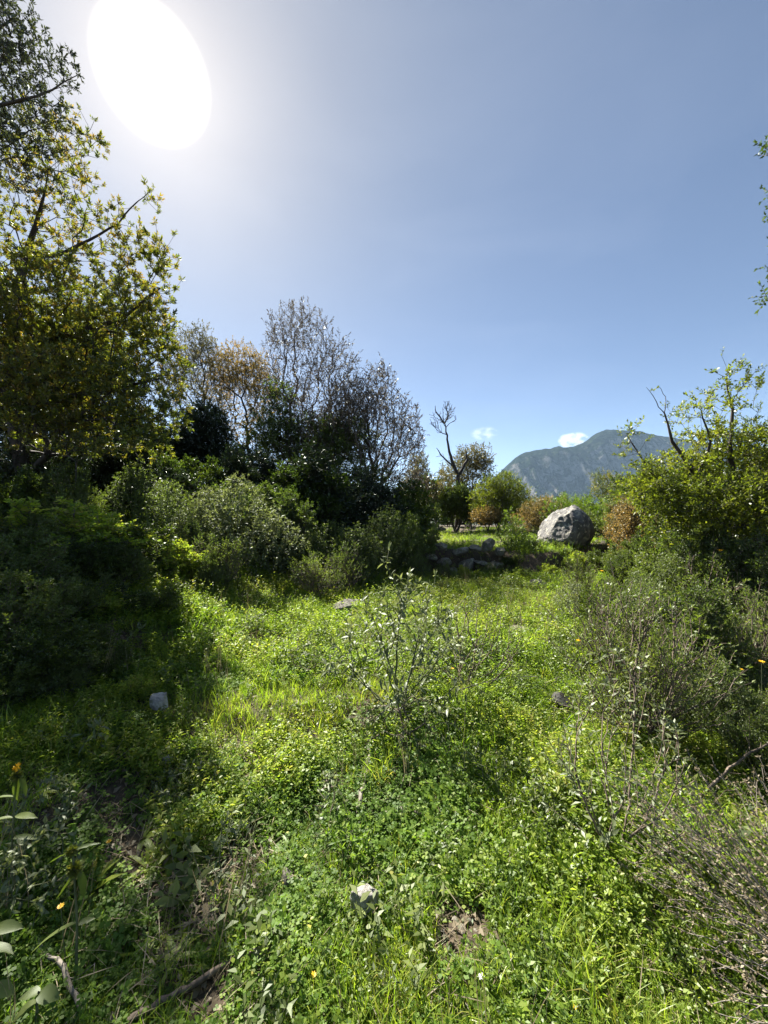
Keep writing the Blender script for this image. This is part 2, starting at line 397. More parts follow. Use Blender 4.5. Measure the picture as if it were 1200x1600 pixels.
def stamp(mb, tpl, pos, Rm, scl, v):
    """put a template (V, Q, A) at many places"""
    V, Q, A = tpl; n = len(pos)
    if n == 0: return
    W = np.einsum('nij,vj->nvi', Rm, V)*np.asarray(scl).reshape(-1, 1, 1) + np.asarray(pos)[:, None, :]
    QQ = (Q[None]+np.arange(n)[:, None, None]*len(V)).reshape(-1, 4)
    AA = np.clip(A[None]+np.asarray(v)[:, None], 0, 1).ravel()
    mb.add(W.reshape(-1, 3), QQ, None, AA)
def cat(tpls):
    V = []; Q = []; A = []; n = 0
    for v, q, a in tpls: V.append(v); Q.append(q+n); A.append(np.broadcast_to(a, (len(v),))); n += len(v)
    return np.concatenate(V), np.concatenate(Q), np.concatenate(A)
def place_leaf(tpl, p, d, roll=0.0, up=None):
    V, Q = tpl
    Rm = frames(np.array([d]), None if up is None else np.array([up]), np.array([roll]))[0]
    return V @ Rm.T + np.asarray(p), Q
def tube(P0, P1, r0, r1, k=3):
    """a straight frustum"""
    P0 = np.asarray(P0, float); P1 = np.asarray(P1, float)
    Rm = frames(np.array([P1-P0]))[0]; a = np.arange(k)*2*np.pi/k
    ring = np.cos(a)[:, None]*Rm[:, 1]+np.sin(a)[:, None]*Rm[:, 2]
    V = np.concatenate([P0+ring*r0, P1+ring*r1]); i = np.arange(k); j = (i+1) % k
    return V, np.stack([i, j, j+k, i+k], -1)

def spray_tpl(n, Ln, lL, lW, spread=.9, up=.25, tipn=3, vj=.22, rs=None):
    """a twiglet with leaves: returns (leaves), (twig)"""
    rs = rs or rng; parts = []
    for k in range(n):
        t = (k+.6)/n; x = Ln*t
        if k >= n-tipn: dd = np.array([1.0, rs.normal(0, .45), rs.normal(.1, .45)])
        else:
            a = k*2.4+rs.normal(0, .3); dd = np.array([.55, math.cos(a)*spread, math.sin(a)*spread+up])
        s = rs.uniform(.7, 1.2)
        V, Q = place_leaf(leaf_tpl(lL*s, lW*s, 1, .12, .12), [x, 0, 0], dd, rs.normal(0, .9))
        parts.append((V, Q, rs.uniform(-vj, vj)))
    tw = tube([0,0,0], [Ln, 0, 0], .0022, .0008)
    return cat(parts), (tw[0], tw[1], np.zeros(len(tw[0])))

class Skel:
    def __init__(s, cap=60000):
        s.p = np.zeros((cap, 3)); s.par = -np.ones(cap, int); s.pl = np.zeros(cap); s.n = 0; s.tip = []; s.fix = {}
    def node(s, p, par, r=None):
        i = s.n; s.p[i] = p; s.par[i] = par
        s.pl[i] = 0 if par < 0 else s.pl[par]+np.linalg.norm(s.p[i]-s.p[par]); s.n += 1
        if r is not None: s.fix[i] = r
        return i
    def poly(s, pts, rads=None, par=None, sub=3, jit=.0):
        pts = [np.asarray(q, float) for q in pts]
        if par is None:
            i = s.node(pts[0], -1, None if rads is None else rads[0])
        else:
            j = np.argmin(np.linalg.norm(s.p[:s.n]-pts[0], axis=1)); i = j
        for k in range(1, len(pts)):
            for q in range(1, sub+1):
                t = q/sub; pp = pts[k-1]*(1-t)+pts[k]*t+rng.normal(0, 1, 3)*jit*(t < 1)
                i = s.node(pp, i, None if rads is None else rads[k-1]*(1-t)+rads[k]*t)
        return i
    def grow(s, T, bf=.3, seg=.35, curve=.35, jit=.03, minpar=0):
        root = s.p[0]; T = T[np.argsort(np.linalg.norm(T-root, axis=1))]
        for q in T:
            d = np.linalg.norm(s.p[minpar:s.n]-q, axis=1)
            k = int(np.argmin(d+bf*s.pl[minpar:s.n]))+minpar; dist = d[k-minpar]
            if dist < 1e-3: continue
            pp = s.p[k]; g = s.par[k]
            dr = unit(pp-s.p[g]) if g >= 0 else np.array([0, 0, 1.0])
            c1 = pp+unit(dr*.8+.9*unit(q-pp)+[0, 0, -.15])*dist*curve; m_ = max(1, int(math.ceil(dist/seg))); i = k
            for a in range(1, m_+1):
                t = a/m_; x = (1-t)**2*pp+2*t*(1-t)*c1+t*t*q
                if a < m_: x = x+rng.normal(0, jit*min(dist/m_, .12)*.6+.001, 3)
                i = s.node(x, i)
            s.tip.append(i)
    def radii(s, r0=.0015, e=2.2, rmax=9):
        n = s.n; acc = np.zeros(n); ch = np.zeros(n, int)
        for i in range(n-1, -1, -1):
            a = max(acc[i], r0**e)
            acc[i] = a
            if s.par[i] >= 0: acc[s.par[i]] += a; ch[s.par[i]] += 1
        r = np.minimum(acc**(1/e), rmax)
        for i, v in s.fix.items(): r[i] = v
        s.r = r; s.ch = ch
        par = s.par[:n]; d = np.zeros((n, 3)); ok = par >= 0
        d[ok] = unit(s.p[:n][ok]-s.p[par[ok]]); d[~ok] = [0, 0, 1]
        s.d = d; return r
    def tubes(s, mb, k=None, v=.5):
        n = s.n; par = s.par[:n]; idx = np.nonzero(par >= 0)[0]
        for lo, hi, kk in ((0, .008, 3), (.008, .03, 5), (.03, 9, 9)):
            ii = idx[(s.r[idx] >= lo) & (s.r[idx] < hi)]
            if not len(ii): continue
            pi = par[ii]
            d1 = unit(s.d[ii]); d0 = unit(s.d[pi]+s.d[ii]*.6)
            ref = np.where(np.abs(d1[:, 2:3]) > .9, [[1.0, 0, 0]], [[0, 0, 1.0]])
            def ring(d, c, r):
                y = unit(np.cross(ref, d)); z = np.cross(d, y); a = np.arange(kk)*2*np.pi/kk
                return c[:, None]+r[:, None, None]*(np.cos(a)[None, :, None]*y[:, None]+np.sin(a)[None, :, None]*z[:, None])
            r1 = s.r[ii]; r0 = np.minimum(s.r[pi], r1*1.5+.002)
            A = ring(d0, s.p[pi]-s.d[ii]*r0[:, None]*.3, r0); B = ring(d1, s.p[ii], r1)
            V = np.concatenate([A, B], 1).reshape(-1, 3); m_ = len(ii)
            i = np.arange(kk); j = (i+1) % kk
            Q = np.stack([i, j, j+kk, i+kk], -1)[None]+np.arange(m_)[:, None, None]*2*kk
            mb.add(V, Q.reshape(-1, 4), None, v)

def sample_blobs(blobs, n, shell=2.4):
    w_ = np.array([b[3]*b[4]*b[5]*(b[6] if len(b) > 6 else 1) for b in blobs])**.8; w_ /= w_.sum()
    k = rng.choice(len(blobs), n, p=w_); B = np.array([b[:6] for b in blobs])[k]
    d = unit(rng.normal(size=(n, 3))); r = rng.uniform(0, 1, n)**(1/shell)
    return B[:, :3]+d*r[:, None]*B[:, 3:6]

def woody(roots, blobs, nt=300, bf=.35, seg=.35, r0=.002, e=2.25, sprays=2, spray=(9, .16, .035, .016), leafmat_='green',
          barkmat_='bark', aim=.8, rnd=.9, upw=.35, ssc=(.8, 1.3), extra=1, trunk=None, zmin=.05, curve=.35, density=1.0,
          vg=None, origin=(0, 0, 0), rmax=9, jit=.04, base_rand=.0, cull=None, nvar=4, shell=2.4):
    """a woody plant: trunk and limbs grown to fill the blobs, twiglets of leaves at the ends"""
    s = Skel()
    if trunk:
        first = True
        for pts, rads in trunk: s.poly(pts, rads, None if first else 0, 3, .01); first = False
    else:
        s.node(roots[0], -1)
        for q in roots[1:]: s.node(q, 0)
    T = sample_blobs(blobs, nt, shell)
    T[:, 2] = np.maximum(T[:, 2], zmin+origin[2])
    s.grow(T, bf, seg, curve, jit); s.radii(r0, e, rmax)
    wood = MB(); s.tubes(wood); lf = MB(); tips = np.array(s.tip)
    n = s.n; thin = np.nonzero((s.r < r0*3.6) & (s.par[:n] >= 0))[0]
    P_ = [np.repeat(s.p[tips], sprays, 0)]; D_ = [np.repeat(s.d[tips], sprays, 0)]
    if extra:
        q = thin[rng.random(len(thin)) < extra]; P_.append(s.p[q]); D_.append(s.d[q])
    P_ = np.concatenate(P_); D_ = np.concatenate(D_)
    if density < 1: kk = rng.random(len(P_)) < density; P_ = P_[kk]; D_ = D_[kk]
    D_ = unit(D_*aim+rng.normal(0, rnd, D_.shape)*.7+np.array([0, 0, upw]))
    va = rng.normal(.42, .13, len(P_)) + (0 if vg is None else vg(P_))
    va += (vnoise(P_[:, 0]*2.2+P_[:, 2]*1.3, P_[:, 1]*2.2+P_[:, 2]*2.9, 5)-.5)*.55
    sel = rng.integers(0, nvar, len(P_)); sz = rng.uniform(*ssc, len(P_)); ro = rng.uniform(0, 6.28, len(P_))
    for k in range(nvar):
        tl, tt = spray_tpl(*spray); ii = np.nonzero(sel == k)[0]
        if not len(ii): continue
        Rm = frames(D_[ii], None, ro[ii])
        stamp(lf, tl, P_[ii], Rm, sz[ii], va[ii]); stamp(wood, tt, P_[ii], Rm, sz[ii], np.zeros(len(ii)))
    return wood.mesh('wood', M[barkmat_], True, origin), lf.mesh('leaves', M[leafmat_], False, origin), s

def stemmy(root, tips, bf=.9, seg=.07, r0=.0014, leaf=(.05, .014), lm='sage', sm='greenstem', start=.35, every=1, drop=.35,
           origin=(0, 0, 0), pairs=1, curve=.3, heads=0, rootspread=.03, lscale=(.6, 1.15), e=2.1, prob=.9, lseg=2, jit=.05):
    """a many-stemmed soft shrub with leaves in opposite pairs up the stems"""
    s = Skel(); root = np.asarray(root, float)
    s.node(root+[0, 0, -.03], -1)
    nr = 5
    for k in range(nr): s.node(root+np.array([rng.normal(0, rootspread), rng.normal(0, rootspread), .0]), 0)
    s.grow(tips, bf, seg, curve, jit, 1); s.radii(r0, e)
    wood = MB(); s.tubes(wood); lf = MB(); n = s.n
    # height share along each stem
    tl = np.zeros(n); tl[s.tip] = s.pl[s.tip]
    for i in range(n-1, 0, -1): tl[s.par[i]] = max(tl[s.par[i]], tl[i])
    frac = np.clip(s.pl[:n]/np.maximum(tl, 1e-3), 0, 1)
    ii = np.nonzero((frac > start) & (s.par[:n] >= 0) & (s.r < r0*5))[0]
    ii = np.concatenate([ii]*every); ii = ii[rng.random(len(ii)) < prob]
    d = s.d[ii]; ref = rng.normal(size=d.shape); y = unit(np.cross(ref, d))
    for sg in (1, -1):
        dd = unit(y*sg*.85+d*.55+rng.normal(0, .22, d.shape)+np.array([0, 0, -drop*.3]))
        sz = rng.uniform(*lscale, len(ii))*(1.15-.45*frac[ii])
        v = rng.normal(.5, .17, len(ii))
        for q in range(2):
            t = leaf_tpl(leaf[0]*(1-.2*q), leaf[1], lseg, drop*(1+q), .25); k2 = np.arange(len(ii)) % 2 == q
            stamp(lf, (t[0], t[1], np.zeros(len(t[0]))), (s.p[ii]+dd*.002)[k2], frames(dd[k2], None, rng.normal(0, .5, k2.sum())), sz[k2], v[k2])
    # a little tuft at each tip
    tp = np.array(s.tip); tp3 = np.repeat(tp, 3)
    dd = unit(s.d[tp3]+rng.normal(0, .45, (len(tp3), 3)))
    t = leaf_tpl(leaf[0]*.7, leaf[1]*.8, 1, .1, .2)
    stamp(lf, (t[0], t[1], np.zeros(4)), s.p[tp3], frames(dd, None, rng.normal(0, .6, len(tp3))), rng.uniform(.6, 1.1, len(tp3)), rng.normal(.62, .15, len(tp3)))
    parts = [('stems', wood.mesh('stems', M[sm], True, origin)), ('foliage', lf.mesh('foliage', M[lm], False, origin))]
    if heads:
        hb = MB(); hp = s.p[tp[rng.random(len(tp)) < heads]]
        for q in hp: add_head(hb, q, .008)
        if len(hp): parts.append(('seed_heads', hb.mesh('seed_heads', M['dry'], False, origin)))
    return parts, s
def add_head(mb, c, r, n=26, v=.4):
    """a round prickly head of many short scales"""
    d = unit(rng.normal(size=(n, 3))); t = leaf_tpl(r*1.15, r*.6, 1, 0, .3)
    stamp(mb, (t[0], t[1], np.zeros(4)), np.asarray(c)+d*r*.35, frames(d, None, rng.uniform(0, 6, n)), rng.uniform(.8, 1.2, n), rng.normal(v, .2, n))
def fan_tips(root, n, rx, ry, h0, h1, lean=(0, 0), power=.6):
    a = rng.uniform(0, 2*np.pi, n); r = rng.random(n)**power
    z = h1-(h1-h0)*r**1.6*rng.uniform(.7, 1.1, n)-rng.uniform(0, .18, n)*h1
    return np.asarray(root)+np.stack([np.cos(a)*r*rx+lean[0]*z, np.sin(a)*r*ry+lean[1]*z, z], -1)
def pxblob(px, py, Y, rx, ry, rz, wt=1.0):
    c = P(px, py, Y); return (c[0], c[1], c[2], rx*Y/FPX, rz, ry*Y/FPX, wt)

# ------------------------------------------------------------------ rocks
def rock_mesh(name, mat, dims, seed, cuts=9, noise=.12, sub=4, flat=.25):
    r_ = np.random.default_rng(seed)
    bm = bmesh.new(); bmesh.ops.create_icosphere(bm, subdivisions=sub, radius=1.0)
    V = np.array([v.co[:] for v in bm.verts])
    for k in range(cuts):
        d = unit(r_.normal(size=3)); off = r_.uniform(.55, .86)
        e = V @ d-off; V = V-np.where(e > 0, e, 0)[:, None]*d
    V[:, 2] = np.where(V[:, 2] < -flat*2, -flat*2+(V[:, 2]+flat*2)*.2, V[:, 2])
    nz = lambda f, s_: (fbm(V[:, 0]*f+V[:, 2]*f*.7+31, V[:, 1]*f-V[:, 2]*f*.6+11, 4, s_+seed)-.47)
    V = V*(1+noise*1.6*nz(1.7, 1)[:, None]+noise*.8*nz(5, 2)[:, None])
    V = V*np.asarray(dims)/2
    for v, c in zip(bm.verts, V): v.co = c
    me = bpy.data.meshes.new(name); bm.to_mesh(me); bm.free()
    me.materials.append(M[mat])
    me.polygons.foreach_set('use_smooth', np.ones(len(me.polygons), bool))
    return me
def rock(name, mat, loc, dims, seed, label, cat='stone', group=None, rot=(0, 0, 0), **k):
    o = link(name, rock_mesh(name, mat, dims, seed, **k), None, loc); o.rotation_euler = rot
    return tag(o, label, cat, group)

# ================================================================== GROUND COVER (uncountable)
def grass_tpl(n, h, wd, spread, bend=(.4, 1.5), upright=0):
    parts = []
    for k in range(n):
        s_ = rng.uniform(.5, 1.15); V, Q = blade_tpl(h*s_, wd*rng.uniform(.7, 1.2), rng.uniform(*bend), 3)
        a = rng.uniform(0, 6.28); c, s = math.cos(a), math.sin(a); V = V @ np.array([[c, s, 0], [-s, c, 0], [0, 0, 1]])
        o_ = rng.normal(0, spread, 2); V[:, 0] += o_[0]; V[:, 1] += o_[1]
        parts.append((V, Q, rng.uniform(-.2, .2)))
    return cat(parts)
def clover_tpl(n, h, r, spread):
    parts = []
    for k in range(n):
        o_ = rng.normal(0, spread, 2); z = h*rng.uniform(.4, 1.1); a0 = rng.uniform(0, 6.28); v = rng.uniform(-.2, .2)
        tx, ty = rng.normal(0, .25, 2); sc_ = r*rng.uniform(.7, 1.2)
        for q in range(3):
            a = a0+q*2.094
            V, Q = place_leaf(leaf_tpl(sc_, sc_*.95, 1, .1, -.1, .62), [o_[0], o_[1], z], [math.cos(a), math.sin(a), .12+tx*math.cos(a)+ty*math.sin(a)], 0)
            parts.append((V, Q, v+rng.uniform(-.05, .05)))
        parts.append((*tube([o_[0]*.5, o_[1]*.5, 0], [o_[0], o_[1], z], .0009, .0007), -.1))
    return cat(parts)
def weed_tpl(stems, n, h, lL, lW, spread):
    parts = []
    for q in range(stems):
        o_ = rng.normal(0, spread, 2); hh = h*rng.uniform(.55, 1.1); lean = rng.normal(0, .35, 2)*hh
        top = np.array([o_[0]+lean[0], o_[1]+lean[1], hh]); b0 = np.array([o_[0]*.6, o_[1]*.6, 0])
        parts.append((*tube(b0, top, .0016, .0009), -.15)); v = rng.uniform(-.12, .12)
        for k in range(n):
            t = (k+1)/n; a = k*2.4+rng.normal(0, .4); s_ = rng.uniform(.65, 1.2)*(1.1-.35*t)
            V, Q = place_leaf(leaf_tpl(lL*s_, lW*s_, 1, .25, .15), b0*(1-t)+top*t, [math.cos(a), math.sin(a), .45+.6*t*rng.random()], rng.normal(0, .3))
            parts.append((V, Q, v+rng.uniform(-.15, .2)))
    return cat(parts)
def rosette_tpl(n, lL, lW, rise=.6):
    parts = []
    for k in range(n):
        a = k*2.4+rng.normal(0, .3); s_ = rng.uniform(.6, 1.15)
        V, Q = place_leaf(leaf_tpl(lL*s_, lW*s_, 3, .9, .25), [0, 0, .005], [math.cos(a), math.sin(a), rng.uniform(.3, 1.1)*rise], rng.normal(0, .2))
        parts.append((V, Q, rng.uniform(-.15, .15)))
    return cat(parts)

def cover_pts(n, y0, y1, side=1.16):
    """random ground points in the wedge seen ahead, denser close by"""
    y = (rng.random(n)*(y1**.9-y0**.9)+y0**.9)**(1/.9)
    wv = rng.uniform(-1, 1, n); x = wv*(y*side+.55)
    keep = rng.random(n) < 1.0
    return x[keep], y[keep]
BARE = [G(725, 1452), G(812, 987), G(425, 870), G(330, 1560)]
BR = [(.13, .12), (.22, .10), (.4, .2), (.08, .08)]
def bare_mask(x, y):
    k = np.ones(len(x), bool)
    for (b_, r_) in zip(BARE, BR):
        d = np.hypot((x-b_[0])/r_[0], (y-b_[1])/r_[1]); k &= ~(d < .8+.5*vnoise(x*14, y*14, 4))
    return k
def cover(name, mat, tpls, bands, patch_s, patch_f, patch_t, label, vbase=.45, vamp=.5, vseed=70, tilt=.25):
    mb = MB()
    for (n, y0, y1, s0, s1) in bands:
        x, y = cover_pts(n, y0, y1)
        f = fbm(x*patch_f, y*patch_f, 3, patch_s)
        keep = (f > patch_t+.12*(rng.random(len(x))-.5)) & (bare_mask(x, y) | (name in ('leaf_litter', 'pebbles'))); x = x[keep]; y = y[keep]
        m_ = len(x); v = vbase+(fbm(x*.8, y*.8, 3, vseed)-.45)*vamp+rng.normal(0, .1, m_)
        z = ground_h(x, y)-.006
        cl = vnoise(x*3.1+patch_s, y*3.1, patch_s+2)*.6+vnoise(x*7.3, y*7.3+patch_s, patch_s+3)*.4
        sel = rng.integers(0, len(tpls), m_); a = rng.uniform(0, 6.28, m_)
        sz = rng.uniform(s0, s1, m_)*(.45+1.15*cl)*np.clip(.45+.4*y, .6, 1); v = v+(cl-.5)*.35
        for k in range(len(tpls)):
            ii = np.nonzero(sel == k)[0]
            stamp(mb, tpls[k], np.stack([x[ii], y[ii], z[ii]], -1), rotz_m(a[ii], (rng.normal(0, tilt, len(ii)), rng.normal(0, tilt, len(ii)))), sz[ii], v[ii])
    return tag(link(name, mb.mesh(name, mat)), label, name.replace('_', ' '), None, 'stuff')

cover('grass', M['grass'], [grass_tpl(13, .09, .0042, .022) for k in range(4)]+[grass_tpl(8, .15, .0045, .02, (.3, 1.1)) for k in range(1)],
      [(16000, .55, 3.6, .6, 1.15), (17000, 3.6, 9.5, .8, 1.5), (18000, 9.5, 22, 1.0, 1.9)], 3, .9, .40,
      'short bright green grass tufts growing all over the clearing', .5, .7)
cover('clover', M['clover'], [clover_tpl(11, .055, .0125, .035) for k in range(3)]+[clover_tpl(8, .05, .018, .04)],
      [(14500, .55, 3.4, .7, 1.2), (6500, 3.4, 8, 1.0, 1.7)], 31, 1.1, .435,
      'low three leaved clover matting the near ground', .45, .8, 77, .35)
cover('small_weeds', M['weed'], [weed_tpl(4, 9, .10, .023, .010, .03) for k in range(3)]+[weed_tpl(3, 7, .075, .030, .015, .03) for k in range(2)],
      [(19000, .55, 3.6, .6, 1.25), (19000, 3.6, 9.8, .85, 1.8), (8000, 9.8, 20, 1.0, 1.8)], 47, .8, .325,
      'mixed small leafy weeds filling the green clearing', .45, .8, 83)
cover('tall_weeds', M['cistus'], [weed_tpl(5, 11, .24, .040, .015, .05), weed_tpl(6, 10, .18, .034, .013, .05), weed_tpl(4, 9, .2, .05, .022, .04)],
      [(500, .9, 3.6, .5, 1.0), (2600, 3.6, 9.8, .7, 1.4), (1800, 9.8, 20, .8, 1.6)], 67, 1.5, .50, 'taller dull green weeds in loose clumps across the clearing', .5, .6, 23)
cover('seed_stalks', M['dry'], [grass_tpl(5, .34, .0030, .03, (.05, .5)) for k in range(3)],
      [(350, .9, 4, .6, 1.1), (1100, 4, 10, .7, 1.3)], 97, 1.2, .50, 'thin dry straw coloured grass stalks standing above the weeds', .6, .4, 29, .15)
def pebble_tpl(r):
    V = np.array([[x, y, z] for x in (-1, 0, 1) for y in (-1, 0, 1) for z in (-1, 0, 1) if abs(x)+abs(y)+abs(z)], float)
    V = V/np.maximum(np.linalg.norm(V, axis=1, keepdims=True), 1)*[1, .8, .55]*r*rng.uniform(.75, 1.15, (26, 1)); idx = {}
    k = 0
    for x in (0, 1, 2):
        for y in (0, 1, 2):
            for z in (0, 1, 2):
                if (x, y, z) != (1, 1, 1): idx[(x, y, z)] = k; k += 1
    Q = []
    for ax in range(3):
        for sd in (0, 2):
            for a in (0, 1):
                for b_ in (0, 1):
                    q = []
                    for (i, j) in ((a, b_), (a+1, b_), (a+1, b_+1), (a, b_+1)):
                        t_ = [i, j]; t_.insert(ax, sd); q.append(idx[tuple(t_)])
                    Q.append(q)
    return V, np.array(Q), np.zeros(26)
cover('pebbles', M['stone'], [pebble_tpl(.014) for k in range(4)], [(6000, .6, 4, .3, 1.5), (2200, 4, 10, .8, 2.4)], 15, 1.4, .30, 'small dirty pebbles lying between the weeds', .5, .3, 9, .6)
cover('rosettes', M['weed'], [rosette_tpl(10, .10, .024), rosette_tpl(8, .13, .020, 1.0), rosette_tpl(9, .07, .03)],
      [(1500, .6, 4, .6, 1.2), (1000, 4, 9, .8, 1.5)], 57, .7, .45, 'broad leaved weed rosettes lying among the clover', .5, .5, 13)
# dead leaves, straw and bits of twig between the plants
lt = leaf_tpl(.03, .016, 1, .3, .3); st = leaf_tpl(.11, .0022, 1, .05, 0)
cover('leaf_litter', M['dry'], [(lt[0]+[0, 0, .012], lt[1], np.zeros(4)), (st[0]+[0, 0, .03], st[1], np.zeros(4)+.3)],
      [(32000, .55, 4, .5, 1.3), (10000, 4, 11, .8, 1.8)], 11, .9, .12, 'dry brown leaves and straw scattered on the soil', .5, .9, 19, .5)
py_ = clover_tpl(1, .05, .022, .0); lf1 = leaf_tpl(.015, .014, 1, 0, .1)
cover('yellowed_leaves', M['paleyel'], [(lf1[0]+[0, 0, .055], lf1[1], np.zeros(4))],
      [(900, .6, 4.5, .6, 1.2)], 5, 1.6, .52, 'round pale yellow leaves speckling the near clover', .5, .5, 21, .4)

# ================================================================== MOUNTAIN CLOUDS, far woodland
m, N, L = newmat('cloud_vapour')
tc = N.new('ShaderNodeTexCoord'); n = N.new('ShaderNodeTexNoise'); n.inputs['Scale'].default_value = 3.2; n.inputs['Detail'].default_value = 5
L.new(tc.outputs['Generated'], n.inputs['Vector'])
r = ramp(N, [(.46, (0, 0, 0)), (.62, (1, 1, 1))]); L.new(n.outputs[0], r.inputs[0])
gr = N.new('ShaderNodeTexGradient'); gr.gradient_type = 'SPHERICAL'; mp = N.new('ShaderNodeMapping')
mp.inputs['Location'].default_value = (-1, -1, -1); mp.inputs['Scale'].default_value = (2, 2, 2)
L.new(tc.outputs['Generated'], mp.inputs[0]); L.new(mp.outputs[0], gr.inputs[0])
mu = N.new('ShaderNodeMath'); mu.operation = 'MULTIPLY'; L.new(r.outputs[0], mu.inputs[0]); L.new(gr.outputs['Fac'], mu.inputs[1])
m3 = N.new('ShaderNodeMath'); m3.operation = 'MULTIPLY'; m3.inputs[1].default_value = .022; L.new(mu.outputs[0], m3.inputs[0])
v = N.new('ShaderNodeVolumePrincipled'); v.inputs['Color'].default_value = (1, 1, 1, 1); v.inputs['Anisotropy'].default_value = .3
L.new(m3.outputs[0], v.inputs['Density'])
o = N.new('ShaderNodeOutputMaterial'); L.new(v.outputs[0], o.inputs['Volume'])
def cloud(px, py, Y, w_, d_, h_, label, kind='cloud'):
    bm = bmesh.new(); bmesh.ops.create_icosphere(bm, subdivisions=4, radius=1)
    V = np.array([q.co[:] for q in bm.verts]); k = .8+.5*fbm(V[:, 0]*2+V[:, 2], V[:, 1]*2-V[:, 2]+px, 3, 6)
    for q, c in zip(bm.verts, V*k[:, None]*[w_, d_, h_]): q.co = c
    me = bpy.data.meshes.new('cloud'); bm.to_mesh(me); bm.free(); me.materials.append(m)
    return tag(link('cloud', me, None, P(px, py, Y)), label, 'cloud')
cloud(897, 688, 8200, 330, 240, 190, 'small bright white cloud rising behind the mountain shoulder')
m = m.copy(); m.node_tree.nodes['Math.001'].inputs[1].default_value = .0042
cloud(757, 677, 8600, 330, 200, 170, 'faint thin wisp of cloud left of the mountain')

# distant trees on the far side of the dip, seen as small blue green crowns
def far_tree_meshes(seed):
    lf = MB(); n_ = 700; c = sample_blobs([(0, 0, 3.0, 2.2, 2.2, 1.7), (.9, .3, 3.9, 1.4, 1.4, 1.1), (-.9, 0, 2.6, 1.5, 1.5, 1.2)], n_, 3)
    t = leaf_tpl(.55, .38, 1, .1, .2)
    stamp(lf, (t[0], t[1], np.zeros(4)), c, frames(unit(rng.normal(size=(n_, 3))), None, rng.uniform(0, 6, n_)), rng.uniform(.6, 1.3, n_), rng.normal(.4, .2, n_))
    wd = MB(); V, Q = tube([0, 0, -.5], [0, 0, 3], .22, .1, 6); wd.add(V, Q)
    return [('trunk', wd.mesh('trunk', M['darkbark'], True)), ('crown', lf.mesh('crown', M['dark'] if seed % 2 else M['green']))]
FT = [far_tree_meshes(k) for k in range(4)]
for k in range(30):
    Y = rng.uniform(42, 130); x = rng.uniform(-.1, 1.15)*Y if k > 14 else rng.uniform(.02, .28)*Y
    thing('distant_tree', FT[k % 4], 'small dark distant tree seen past the clearing in front of the hills', 'tree', (x, Y, gz(x, Y)-.2),
          rng.uniform(0, 6), float(rng.uniform(.7, 1.5)), 'distant trees in the dip beyond the clearing')

# ================================================================== ROCKS
b0 = P(880, 858, 11.1); b0[2] = .98
rock('boulder', 'boulder', b0, (1.72, 1.5, 1.62), 31, 'big rounded grey limestone boulder standing beside the lime green bush', 'boulder', cuts=6, noise=.15, sub=6, rot=(0, .10, .9))
WALL = [ # px, py of the centre, width px, height px, label
 (690, 853, 26, 14, 'pale flat stone slab tilted at the left end of the rubble wall'),
 (718, 862, 26, 14, 'long low brown stone next to the tilted slab on the rubble wall'),
 (741, 858, 22, 13, 'dull brown block in the middle of the rubble wall top'),
 (762, 852, 24, 20, 'dark squarish block at the right end of the rubble wall'),
 (783, 862, 18, 16, 'dark stone half hidden by the lime green bush at the wall end'),
 (695, 878, 22, 16, 'small pale stone lying low on the left face of the rubble wall'),
 (706, 893, 24, 18, 'brownish stone at the foot of the rubble wall with dry stems over it'),
 (730, 882, 30, 20, 'shaded mossy stone inside the face of the rubble wall'),
 (752, 880, 30, 10, 'thin slanting slab sticking out right of the mossy stone'),
 (674, 872, 20, 16, 'grassy stone where the rubble wall runs into the shrubs'),
 (776, 884, 26, 16, 'rounded grey stone at the right foot of the rubble wall'),
 (716, 905, 26, 14, 'darkest stone at the very bottom of the rubble wall'),
 (742, 900, 22, 16, 'small grey stone behind weeds at the wall foot')]
for k, (px, py, ww, hh, lab) in enumerate(WALL):
    Y = 9.9-.35*(py-850)/50.0+rng.uniform(-.05, .05); c = P(px, py, Y); s_ = Y/FPX
    rock('wall_stone', 'stone', c, (ww*s_*1.15, rng.uniform(.3, .5), hh*s_*1.1), 100+k, lab, 'stone', 'rubble wall stones', rot=(rng.normal(0, .12), rng.normal(0, .15), rng.uniform(-.4, .4)), cuts=14, noise=.14, sub=4, flat=.3)
for (px, py, ww, hh, Y, lab) in [(674, 822, 26, 9, 19, 'low dark stone left in the heap at the far edge of the meadow'), (683, 818, 12, 10, 19, 'upright pale stone on top of the far stone heap'),
        (665, 826, 16, 8, 18.6, 'small stone at the left foot of the far heap'), (690, 827, 14, 7, 18.4, 'small flat stone at the right of the far heap'),
        (702, 832, 14, 4, 17.5, 'thin pale stone lying flat in the bright meadow grass')]:
    s_ = Y/FPX; rock('field_stone', 'stone', P(px, py, Y), (ww*s_, .5, hh*s_*1.2), px, lab, 'stone', 'stones heaped at the meadow edge', cuts=10)
def grock(name, mat, px, py, wpx, hpx, seed, label, dz=.3, cat='stone', **k):
    g = G(px, py+hpx*.35); s_ = g[1]/FPX; d = (wpx*s_*1.1, wpx*s_*.8, hpx*s_)
    return rock(name, mat, g+[0, 0, d[2]*(dz+.02)], d, seed, label, cat, None, (0, 0, rng.uniform(0, 3)), **k)
grock('white_stone', 'whiterock', 568, 1420, 52, 44, 3, 'white stone with a dark underside lying in clover at the bottom centre', cuts=18, noise=.18, dz=.62)
grock('white_stone', 'whiterock', 250, 1110, 34, 40, 4, 'white stone half in shade at the edge of the left thicket', cuts=18, noise=.18, dz=.62)
grock('white_stone', 'whiterock', 262, 1196, 22, 20, 5, 'small whitish stone below the larger shaded white stone', cuts=18, noise=.18, dz=.62)
grock('grey_stone', 'stone', 543, 946, 46, 24, 6, 'flat grey stone in the dark hollow behind the central shrub', .35, cuts=12)
